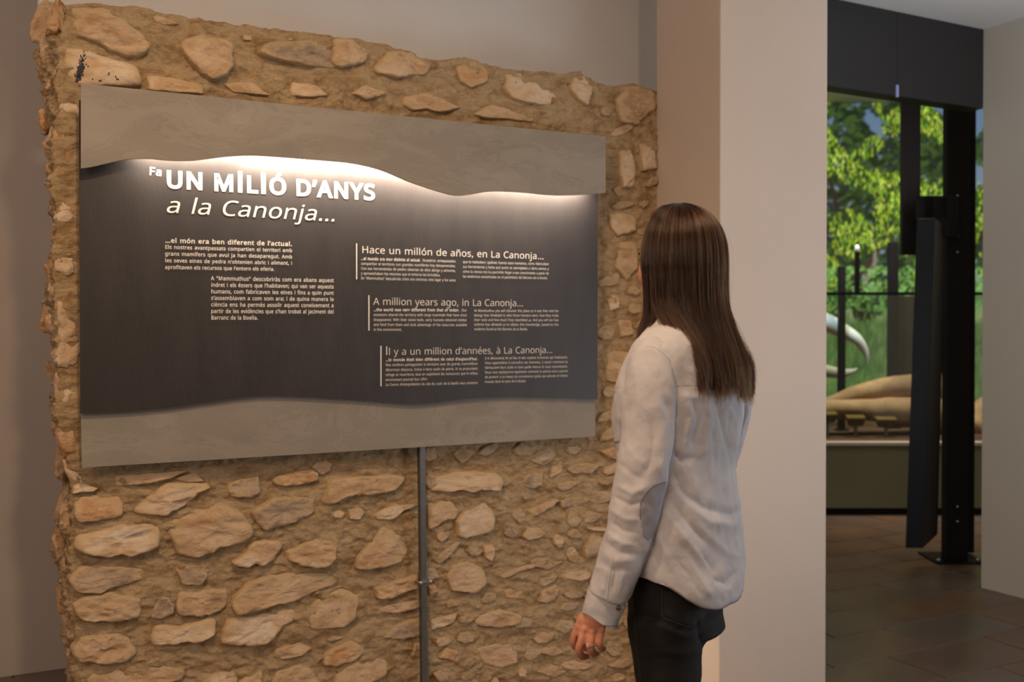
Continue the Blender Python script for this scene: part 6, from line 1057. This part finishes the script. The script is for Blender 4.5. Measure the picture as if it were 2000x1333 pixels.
FOLDS_S = [(z4(320, 130, 370, 230, 400, 330), 9, 5), (z4(270, 160, 330, 280, 370, 380, 390, 480), 8, -4), (z4(230, 170, 250, 300, 250, 420), 10, 3), (z4(300, 380, 320, 500, 300, 620, 250, 700), 10, -4), (z4(350, 430, 360, 560, 330, 680), 9, 4),
           (z4(150, 700, 230, 740, 300, 700), 7, 4), (z4(140, 750, 220, 790, 280, 770), 6, -4), (z4(130, 800, 200, 850, 260, 850), 7, 4), (z4(125, 850, 190, 900, 250, 910), 6, -4), (z4(120, 900, 180, 950, 240, 960), 7, 4), (z4(110, 940, 160, 985, 260, 1000), 6, -4),
           (z4(100, 985, 150, 1020, 240, 1020), 7, 3.5), (z4(85, 1020, 140, 1060, 220, 1060), 6, -3.5), (z4(190, 520, 250, 600, 300, 640), 9, 3), (z4(160, 600, 230, 660, 280, 690), 7, -3), (z4(120, 1050, 110, 1120, 100, 1170), 5, 3), (z4(160, 1040, 140, 1170), 4, -3), (z4(190, 1060, 165, 1180), 4, 2.5)]
def displace_grid(V, nr, nc, amp, closed=True, sd=0):
    G = V.reshape(nr, nc, 3); du = np.roll(G, -1, 1)-np.roll(G, 1, 1); dv = np.gradient(G, axis=0)
    n = np.cross(du, dv); n /= np.maximum(np.linalg.norm(n, axis=2, keepdims=True), 1e-9); cen = G.mean(1, keepdims=True)
    s = np.sign(((G-cen)*n).sum(2)); s[s == 0] = 1
    n = n*np.sign(np.median(s)); P = V
    base = .0016*fbm(P, 11, 3, sd)+.0022*(1-2*np.abs(fbm(P*np.array([1, 1, .6])+.25*P[:, [2, 0, 1]], 17, 3, sd+3)))+.0007*fbm(P, 60, 2, sd+5)
    h = base+fold(P)*amp
    return G+n*h.reshape(nr, nc, 1), n
def grid_faces(nr, nc, closed=True):
    return [(i*nc+k, i*nc+(k+1) % nc, (i+1)*nc+(k+1) % nc, (i+1)*nc+k) for i in range(nr-1) for k in range(nc if closed else nc-1)]
# torso: z, a, b, y offset, x offset
SH = [(.020, .146, .108, -.014, -.006), (.034, .150, .111, -.014, -.006), (.07, .156, .112, -.012, -.002), (.12, .163, .110, -.002, .004), (.19, .160, .108, .0, .002), (.25, .150, .103, .002, 0), (.31, .147, .102, .004, -.002), (.37, .158, .108, .004, .0), (.43, .170, .110, -.002, .002),
      (.48, .174, .102, -.010, .004), (.52, .170, .088, -.018, .004), (.545, .158, .078, -.021, .004), (.563, .138, .072, -.022, .004), (.578, .112, .068, -.020, .003), (.592, .086, .065, -.015, .002), (.604, .068, .064, -.009, 0), (.612, .062, .062, -.007, 0)]
NR, NC = 260, 360
R_ = spline(SH, NR)
TV = np.zeros((NR, NC, 3)); tt = np.linspace(0, 2*math.pi, NC, endpoint=False)
for i in range(NR):
    zz, a, b_, y0, x0_ = R_[i]; q = i/(NR-1); ex = .88
    cx = a*np.sign(np.sin(tt))*np.abs(np.sin(tt))**ex; cy = b_*np.sign(np.cos(tt))*np.abs(np.cos(tt))**ex
    z = .802+zz+np.zeros(NC)
    # shirt tail: hem low at the back and front, high at the sides
    up = np.abs(np.sin(tt))**2.5*(.062-.010*np.sin(tt))+np.maximum(0, np.cos(tt))*.01
    if i < 82: z = z+up*(1-i/82)**1.5
    if q > .86: z = z-.040*((q-.86)/.14)**1.5*np.maximum(0, np.cos(tt))**2
    P_ = np.array([loc(X+x0_, Y+y0, 0) for X, Y in zip(cx, cy)]); P_[:, 2] = z; TV[i] = P_
FOLDS = FOLDS_T; SG, SN = displace_grid(TV.reshape(-1, 3), NR, NC, 1.0, sd=20)
taper = np.ones(NR); SGm = SG.reshape(-1, 3)
shirt = mesh_obj('shirt', SGm, grid_faces(NR, NC), M_shirt, person); sm = shirt.modifiers.new('s', 'SOLIDIFY'); sm.thickness = .0012; sm.offset = -1
def strip(name, pts, r, m, par, n=8):
    v, f = tube_vf(pts, [r]*len(pts), n) if len(pts) > 1 else ([], [])
    return mesh_obj(name, v, f, m, par, loc=None)
def child_fix(o): return o
hem = [SG[0, k] for k in range(NC)]+[SG[0, 0]]
def sub(name, pts, r, m, par, n=8, closed=False, flat=None):
    rr_ = [(flat, r)]*len(pts) if flat else [r]*len(pts)
    v, f = tube_vf(pts, rr_, n); return mesh_obj(name, v, f, m, par)
sub('hem', [SG[1, k]+SN[1, k]*.0006 for k in range(0, NC, 2)]+[SG[1, 0]], .0022, M_seam, shirt)
# collar
CV = []; ncr = 14
for i in range(ncr):
    t = i/(ncr-1); zz = 1.392+.030*min(1, t*2)-.028*max(0, t*2-1); o_ = .0+.010*max(0, t*2-1)*1.3
    for k in range(80):
        a = 2*math.pi*k/80; op = .034*max(0, math.cos(a))**2
        CV.append(loc((.060+o_)*math.sin(a), -.008+(.062+o_)*math.cos(a), zz-.010*max(0, math.cos(a))-op))
col_ = mesh_obj('collar', CV, grid_faces(ncr, 80), M_shirt, shirt); col_.modifiers.new('s', 'SOLIDIFY').thickness = .0025
# sleeve
SL = [(1290, 672, 2.02, 20), (1283, 685, 2.01, 37), (1277, 705, 2.0, 45), (1274, 740, 1.99, 50), (1270, 790, 1.985, 52), (1265, 850, 1.98, 51.5), (1257, 905, 1.975, 49.5), (1250, 950, 1.975, 48), (1241, 992, 1.975, 47), (1230, 1040, 1.975, 44.5), (1217, 1078, 1.975, 43.5), (1202, 1125, 1.98, 41), (1190, 1158, 1.98, 38.5), (1187, 1166, 1.98, 37.5)]
NRs, NCs = 170, 110
R_ = spline(SL, NRs); pts = [atD(q[0], q[1], q[2]) for q in R_]; rad = [(q[3]*q[2]/FPX, q[3]*q[2]/FPX*.93) for q in R_]
v, f = tube_vf(pts, rad, NCs, cap=False, ref=tuple(RGT)); FOLDS = FOLDS_S; LG, LN = displace_grid(np.array(v), NRs, NCs, .8, sd=33)
if np.mean([(LG[80, k]-LG[80].mean(0))@LN[80, k] for k in range(NCs)]) < 0: LN = -LN
sl = mesh_obj('sleeve', LG.reshape(-1, 3), f, M_shirt, person); sl.modifiers.new('s', 'SOLIDIFY').thickness = -.0012
# cuff: short tilted band
CA = [(1188, 1160, 38.5), (1184, 1172, 38.5), (1177, 1190, 37.5), (1173, 1205, 36), (1172, 1211, 35.5)]
R_ = spline(CA, 26); cp = [atD(q[0], q[1], 1.98) for q in R_]
axd = atD(1165, 1225, 1.98)-atD(1190, 1160, 1.98)
vv = []
for i, q in enumerate(R_):
    c_ = cp[i]; T_ = axd/np.linalg.norm(axd); n1_ = RGT-T_*np.dot(RGT, T_); n1_ /= np.linalg.norm(n1_); n2_ = np.cross(T_, n1_)
    for k in range(80):
        a = 2*math.pi*k/80; r = q[2]*1.98/FPX*(1+.02*math.sin(3*a+i*.1)); r2 = r*.80
        vv.append(c_+n1_*r*math.cos(a)+n2_*r2*math.sin(a)+T_*(.004*math.sin(2*a)))
FOLDS = []; CG, CN = displace_grid(np.array(vv), 26, 80, 1, sd=50)
cuff = mesh_obj('cuff', CG.reshape(-1, 3), grid_faces(26, 80), M_shirt, sl); cuff.modifiers.new('s', 'SOLIDIFY').thickness = .0025
sub('cuff_seam', list(CG[1][::2])+[CG[1][0]], .0014, M_seam, cuff) if False else None
# right sleeve
SR = [(1395, 672, 2.20, 20), (1405, 690, 2.21, 35), (1412, 715, 2.22, 41), (1421, 760, 2.24, 46), (1424, 800, 2.26, 41), (1416, 850, 2.28, 38), (1400, 905, 2.30, 37)]
R_ = spline(SR, 60); pts = [atD(q[0], q[1], q[2]) for q in R_]+[loc(.165, .075, 1.065), loc(.15, .11, 1.05), loc(.125, .15, 1.03), loc(.105, .17, 1.02)]
rad = [q[3]*q[2]/FPX for q in R_]+[.041, .038, .034, .030]
P_ = spline([tuple(p)+(r,) for p, r in zip(pts, rad)], 120); v, f = tube_vf([q[:3] for q in P_], [q[3] for q in P_], 80, cap=False)
FOLDS = [(z4(690, 330, 680, 450, 650, 560), 6, -4), (z4(720, 330, 700, 430, 660, 560), 6, 4), (z4(670, 350, 650, 500), 5, 3)]
RG, RN = displace_grid(np.array(v), 120, 80, 1, sd=44); sr = mesh_obj('sleeve', RG.reshape(-1, 3), f, M_shirt, person); sr.modifiers.new('s', 'SOLIDIFY').thickness = .0012
# surfaces to pin stitched details on
def bvh(P, F): return BVHTree.FromPolygons([Vector(p) for p in P], [tuple(q) for q in F])
B_sl = bvh(LG.reshape(-1, 3), grid_faces(NRs, NCs)); B_sh = bvh(SG.reshape(-1, 3), grid_faces(NR, NC)); B_cf = bvh(CG.reshape(-1, 3), grid_faces(26, 80))
def pin(B, px, py, off=.0012, dmax=4.0):
    d = ray(px, py); d = Vector(d).normalized(); h = B.ray_cast(Vector(EYE), d, dmax)
    if h[0] is None: return None
    n = h[1]; n = n if n.dot(d) < 0 else -n
    return np.array(h[0]+n*off)
def pin_line(B, pts, off=.0006, n=40):
    out = [pin(B, a, b_, off) for a, b_ in spline(pts, n)]; return [p for p in out if p is not None]
def patch(B, inside, x0, x1, y0, y1, st, off):
    xs = np.arange(x0, x1, st); ys_ = np.arange(y0, y1, st); idx = {}; V = []; F = []
    for j, y in enumerate(ys_):
        for i, x in enumerate(xs):
            if inside(x, y):
                p = pin(B, x, y, off)
                if p is not None and (not V or True): idx[(i, j)] = len(V); V.append(p)
    for (i, j) in idx:
        q = [idx.get(k) for k in ((i, j), (i, j+1), (i+1, j+1), (i+1, j))]
        if None not in q and max(np.linalg.norm(V[q[0]]-V[q[k]]) for k in (1, 2, 3)) < .02: F.append(tuple(q))
    return V, F
# striped elbow patch
m, nt, b = new_mat('striped_cotton'); b.inputs['Roughness'].default_value = .85
tc = nt.nodes.new('ShaderNodeTexCoord'); mp = nt.nodes.new('ShaderNodeMapping'); mp.inputs['Rotation'].default_value = (0, .12, 0)
wv = nt.nodes.new('ShaderNodeTexWave'); wv.inputs['Scale'].default_value = 95; wv.bands_direction = 'X'; cr = nt.nodes.new('ShaderNodeValToRGB')
cr.color_ramp.elements[0].position = .42; cr.color_ramp.elements[0].color = (.10, .11, .19, 1); cr.color_ramp.elements[1].position = .58; cr.color_ramp.elements[1].color = (.55, .52, .52, 1)
nt.links.new(tc.outputs['Object'], mp.inputs[0]); nt.links.new(mp.outputs[0], wv.inputs[0]); nt.links.new(wv.outputs[0], cr.inputs[0]); nt.links.new(cr.outputs[0], b.inputs['Base Color'])
EP = z4(258, 840, 262, 780, 285, 735, 320, 705, 365, 692, 380, 720, 375, 780, 355, 850, 320, 910, 290, 942, 265, 915)
def inpoly(P):
    def g(x, y):
        r = False; n = len(P)
        for i in range(n):
            (x1_, y1_), (x2_, y2_) = P[i], P[(i+1) % n]
            if (y1_ > y) != (y2_ > y) and x < (x2_-x1_)*(y-y1_)/(y2_-y1_)+x1_: r = not r
        return r
    return g
v, f = patch(B_sl, inpoly(EP), 1245, 1310, 938, 1062, 1.4, .0016); ep = mesh_obj('elbow_patch', v, f, m, sl); ep.modifiers.new('s', 'SOLIDIFY').thickness = .0014; ep['label'] = 'striped oval elbow patch'
L_ = pin_line(B_sl, [p for p in EP[:5]]+[], .0014); 
if len(L_) > 3: sub('patch_stitching', L_, .0011, M_seam, ep, 6)
for pl, B, par in ((z4(280, 125, 320, 130, 370, 170, 405, 230, 412, 300), B_sl, sl), (z4(150, 1010, 135, 1080, 122, 1185), B_sl, sl), (z4(45, 1152, 100, 1180, 170, 1200, 205, 1200), B_sl, sl),
                   (z4(412, 290, 480, 288, 560, 300, 640, 312, 720, 300), B_sh, shirt), (z4(408, 300, 412, 360, 412, 420), B_sh, shirt), (z4(136, 525, 160, 528, 180, 528), B_sh, shirt)):
    L_ = pin_line(B, pl, .0003)
    if len(L_) > 3: sub('seam', L_, .0011, M_seam, par, 6)
L_ = pin_line(B_cf, z4(30, 1262, 70, 1285, 130, 1298, 165, 1296), .0004)
if len(L_) > 3: sub('seam', L_, .0010, M_seam, cuff, 6)
# cuff button and chest pocket
p_ = pin(B_cf, 1207, 1188, .001)
if p_ is None: p_ = pin(B_cf, 1200, 1188, .001)
if p_ is not None:
    v, f = tube_vf([p_+FW0*.001, p_-FW0*.0022], [.0055, .0050], 16); mesh_obj('button', v, f, mat('horn_button', (.16, .09, .04), .3, .3, 60), cuff)
PK = [(1178, 768), (1212, 760), (1216, 862), (1196, 868), (1180, 864)]
v, f = patch(B_sh, inpoly(PK), 1180, 1222, 760, 868, 2.0, .003)
if f: pk = mesh_obj('chest_pocket', v, f, M_shirt, shirt); pk.modifiers.new('s', 'SOLIDIFY').thickness = .003

# --- jeans
JP = []
JP.append(ring_loft(spline([(.93, .125, .084, .002), (.89, .132, .088, .003), (.85, .135, .088, .004), (.81, .132, .088, .004), (.775, .122, .084, .004), (.75, .115, .086, -.008), (.735, .09, .06, 0)], 24), 48))
for s in (-1, 1):
    P_ = spline(leg_pts(s)[:-1]+[leg_pts(s)[-1]+np.array([0, 0, .03])], 40)
    JP.append(tube_vf(list(P_), [float(np.interp(k, [0, 4, 8, 15, 24, 29, 39], [.074, .077, .073, .064, .056, .056, .048])) for k in range(40)], 32))
for s in (-1, 1): JP.append(ellipsoid(loc(-.066 if s < 0 else .036, -.040 if s < 0 else -.030, .802), (.064, .050, .068) if s < 0 else (.058, .046, .062), 24, 18, np.array([LDZ(math.cos(AT), math.sin(AT), 0), LDZ(-math.sin(AT), math.cos(AT), 0), [0, 0, 1]])))
jeans = remesh('jeans', join(*JP), .006, M_jean, person, 6)
jv = np.zeros(len(jeans.data.vertices)*3); jeans.data.vertices.foreach_get('co', jv); jv = jv.reshape(-1, 3)+np.array(person.location)
nv_ = np.zeros(len(jv)*3); jeans.data.vertices.foreach_get('normal', nv_); nv_ = nv_.reshape(-1, 3)
z5 = lambda *p: [(1180+a/5.27, 1080+b_/5.27) for a, b_ in zip(p[::2], p[1::2])]
FOLDS = [(z5(350, 650, 560, 700, 800, 800, 960, 790), 4, -3), (z5(340, 690, 560, 740, 800, 860, 990, 850), 5, 3), (z5(960, 680, 990, 820, 1010, 980), 5, -6), (z5(300, 400, 310, 640), 3, 1.5), (z5(400, 1000, 700, 1040, 1000, 1030), 8, 2)]
h_ = fold(jv)+.0018*fbm(jv*np.array([1, 1, 2.5]), 12, 3, 70); jv2 = jv+nv_*h_[:, None]-np.array(person.location)
jeans.data.vertices.foreach_set('co', jv2.ravel()); jeans.data.update()
B_j = bvh(jv2+np.array(person.location), [tuple(p.vertices) for p in jeans.data.polygons])
PP = [(600, 340), (602, 500), (605, 655), (740, 715), (870, 762), (930, 720), (985, 670), (1060, 610), (1110, 560)]
for k, d in enumerate((0, 26)):
    q = [(x+(d if i < 3 else d*.3), y-(d if i > 1 else 0)) for i, (x, y) in enumerate(PP)]
    L_ = pin_line(B_j, z5(*[c_ for p in q for c_ in p]), .0004, 60)
    if len(L_) > 3: sub('pocket_seam', L_, .0011, M_jseam, jeans, 6)
pkp = z5(600, 300, 605, 655, 870, 762, 985, 670, 1110, 560, 1110, 300); v, f = patch(B_j, inpoly(pkp), 1290, 1395, 1135, 1228, 2.0, .0014)
if f: o = mesh_obj('back_pocket', v, f, M_jean, jeans); o.modifiers.new('s', 'SOLIDIFY').thickness = .0016
for pl in (z5(300, 330, 300, 480, 312, 640, 330, 900, 380, 1333), z5(1100, 570, 1000, 640, 950, 700)):
    L_ = pin_line(B_j, pl, .0003, 50)
    if len(L_) > 3: sub('seam', L_, .0010, M_jseam, jeans, 6)
# shoes
M_shoe = mat('black_leather', (.02, .018, .017), .4, .2, 9); M_sole = mat('rubber_sole', (.05, .045, .04), .7)
fx = loc(0, 1, 0)-loc(0, 0, 0); rx = loc(1, 0, 0)-loc(0, 0, 0)
for s in (-1, 1):
    q = leg_pts(s)[-1]; q = np.array([q[0], q[1], 0])
    rows_ = [(-.065, .030, .035, .05), (-.045, .036, .05, .075), (0, .037, .055, .085), (.05, .040, .042, .05), (.10, .045, .030, .034), (.145, .040, .024, .027), (.175, .022, .016, .018)]
    V = []; R_ = spline(rows_, 24)
    for y, w, hh, top_ in R_:
        for k in range(24):
            a = 2*math.pi*k/24; z = top_*.5+top_*.5*math.sin(a); V.append(q+fx*y+rx*w*math.cos(a)+np.array([0, 0, .014+z]))
    F = [(i*24+k, i*24+(k+1) % 24, (i+1)*24+(k+1) % 24, (i+1)*24+k) for i in range(23) for k in range(24)]+[tuple(range(23, -1, -1)), tuple(range(23*24, 24*24))]
    sh_ = mesh_obj('shoe', V, F, M_shoe, person)
    n = 28; O = [q+fx*(.055+.128*math.cos(t))+rx*(.044 if math.cos(t) > 0 else .038)*math.sin(t) for t in np.linspace(0, 2*math.pi, n, endpoint=False)]
    V = [p for p in O]+[p+np.array([0, 0, .018]) for p in O]; F = [tuple(range(n-1, -1, -1)), tuple(range(n, 2*n))]+[(i, (i+1) % n, (i+1) % n+n, i+n) for i in range(n)]
    mesh_obj('sole', V, F, M_sole, sh_, smooth=False)

# --- hair
f_ = np.array([-math.sin(AH), math.cos(AH)]); r_ = np.array([math.cos(AH), math.sin(AH)])
def hair_path(phi, k, ln=1.0, seed=0.0, wig=1.0):
    """phi: 0 front, + towards the person's left, radians; k layer 0..1; points from the parting down"""
    cp_, sp_ = math.cos(phi), math.sin(phi)
    ex, ey, ez = .074+.016*k, .095+.018*k, .113+.014*k
    if cp_ < 0: ey -= .012*(-cp_)
    # cap: from the parting down to the widest level
    pts = []
    py_part = .10*cp_ if True else 0
    y0 = .045*max(cp_, 0)+.004*cp_; x0_ = -.002*sp_
    dx, dy = -sp_*ex, cp_*ey
    if cp_ > .2: dy *= (1-.22*(cp_-.2))
    if 0 < phi < 1.6: q = min(1, max(0, (phi-.85)/.6)); q = .855+.145*q*q*(3-2*q); dx *= q; dy *= q
    for t in np.linspace(0, 1, 10):
        a = t*math.pi/2; x = x0_+(dx-x0_)*math.sin(a)**.92; y = y0+(dy-y0)*math.sin(a)
        z = ez*max(0.0, 1-(x/ex)**2*.98-(y/ey)**2*.98)**.5 if t < 1 else 0.0
        z = ez*math.cos(a)**.85 if t > 0 else ez
        pts.append([x, y, HZ+z])
    zw = HZ; left_lock = (.45 < phi < 1.45)
    zend = 1.262+.012*math.sin(phi*9+seed) if not left_lock else 1.315-.045*math.sin(phi*5)
    if abs(phi) > 1.45 or phi < 0: zend = 1.262+.010*math.sin(phi*7)+.02*max(0, -math.cos(phi+1.9))
    zend = zw-(zw-zend)*ln
    for s in np.linspace(.08, 1, 16):
        z = zw+(zend-zw)*s; e = max(0, (s-.28)/.72); e = e*e*(3-2*e)
        if left_lock: ox, oy = -sp_*.004*e, .002*e+.006*max(0, s-.8)*5; tight = 1-.10*math.sin(s*3.1)
        else: ox, oy = .006*e, -(.036+.068*math.exp(-((abs(phi)-1.5)/.55)**2)*(abs(phi) < 2.9))*e-.012*s; tight = 1-.04*math.sin(s*3.1)
        pts.append([dx*tight+ox, dy*tight+oy, z])
    out = []
    for i, (x, y, z) in enumerate(pts):
        q = i/len(pts); w = wig*.0035*q
        x += w*math.sin(7*q+seed*3.1)+w*.6*math.sin(15*q+seed*1.7); y += w*math.cos(6*q+seed*2.3)
        L_2 = HC[0]+x*r_[0]+y*f_[0]; D_2 = HC[1]+x*r_[1]+y*f_[1]; out.append(LDZ(L_2, D_2, z))
    return out
PH0, PH1 = .88, 2*math.pi-.55
M_hairb = mat('hair_under', (.012, .006, .0035), .6, .4, 3, stretch=(60, 60, 1), bump=.002, bscale=8)
def shell(k, p0, p1, n=90, m=60):
    V = []; 
    for i in range(n):
        ph = p0+(p1-p0)*i/(n-1); 
        if ph > math.pi: ph -= 2*math.pi
        V += list(spline(hair_path(ph, k, .97, 0, 0), m))
    F = [(i*m+j, i*m+j+1, (i+1)*m+j+1, (i+1)*m+j) for i in range(n-1) for j in range(m-1)]
    return V, F
v, f = join(shell(.45, PH0, 1.445), shell(.45, 1.455, PH1)); hair = mesh_obj('hair', v, f, M_hairb, person); hair['label'] = 'long straight dark brown hair'
NH = 15000; MP = 26
hc = bpy.data.hair_curves.new('hair_strands'); hc.add_curves([MP]*NH); HP = np.zeros((NH, MP, 3)); HR = np.zeros((NH, MP))
for i in range(NH):
    u = RNG.uniform(0, 1); ph = PH0+(PH1-PH0)*u+RNG.normal(0, .01)
    if ph > math.pi: ph -= 2*math.pi
    clump = math.floor(u*150); cs = hsh(np.array([clump]), np.array([3]), np.array([5]))[0]
    k = RNG.beta(2.2, 1.4)*1.05+.12*cs; sd = RNG.uniform(-1, 1)+cs*3
    HP[i] = np.array(hair_path(ph, k, 1.0+.045*RNG.normal()+.05*cs-.03, sd, 1.0+.8*RNG.rand()))
    HR[i] = np.linspace(.00030, .00016, MP)
# a few fly-aways
for i in range(0, 260): HP[i] += np.cumsum(RNG.normal(0, .0012, (MP, 3)), 0)*np.array([1, 1, .2]); HR[i] = .00008
hc.attributes['position'].data.foreach_set('vector', (HP-np.array(person.location)).reshape(-1, 3).astype(np.float32).ravel())
ra = hc.attributes.get('radius') or hc.attributes.new('radius', 'FLOAT', 'POINT'); ra.data.foreach_set('value', HR.ravel().astype(np.float32))
ho = bpy.data.objects.new('hair_strands', hc); COL.objects.link(ho); ho.parent = hair; ho['kind'] = 'stuff'
mh = bpy.data.materials.new('hair'); mh.use_nodes = True; nt = mh.node_tree; nt.nodes.remove(nt.nodes['Principled BSDF'])
ph_ = nt.nodes.new('ShaderNodeBsdfHairPrincipled'); ph_.model = 'CHIANG'; ph_.parametrization = 'COLOR'
hi = nt.nodes.new('ShaderNodeHairInfo'); cr = nt.nodes.new('ShaderNodeValToRGB'); cr.color_ramp.elements[0].color = (.004, .0015, .0007, 1); cr.color_ramp.elements[1].color = (.15, .048, .013, 1); q_ = cr.color_ramp.elements.new(.6); q_.color = (.012, .0045, .0018, 1)
nt.links.new(hi.outputs['Random'], cr.inputs[0]); nt.links.new(cr.outputs[0], ph_.inputs['Color']); ph_.inputs['IOR'].default_value = 1.45; ph_.inputs['Roughness'].default_value = .17; ph_.inputs['Radial Roughness'].default_value = .35
nt.links.new(ph_.outputs[0], nt.nodes['Material Output'].inputs[0]); hc.materials.append(mh)
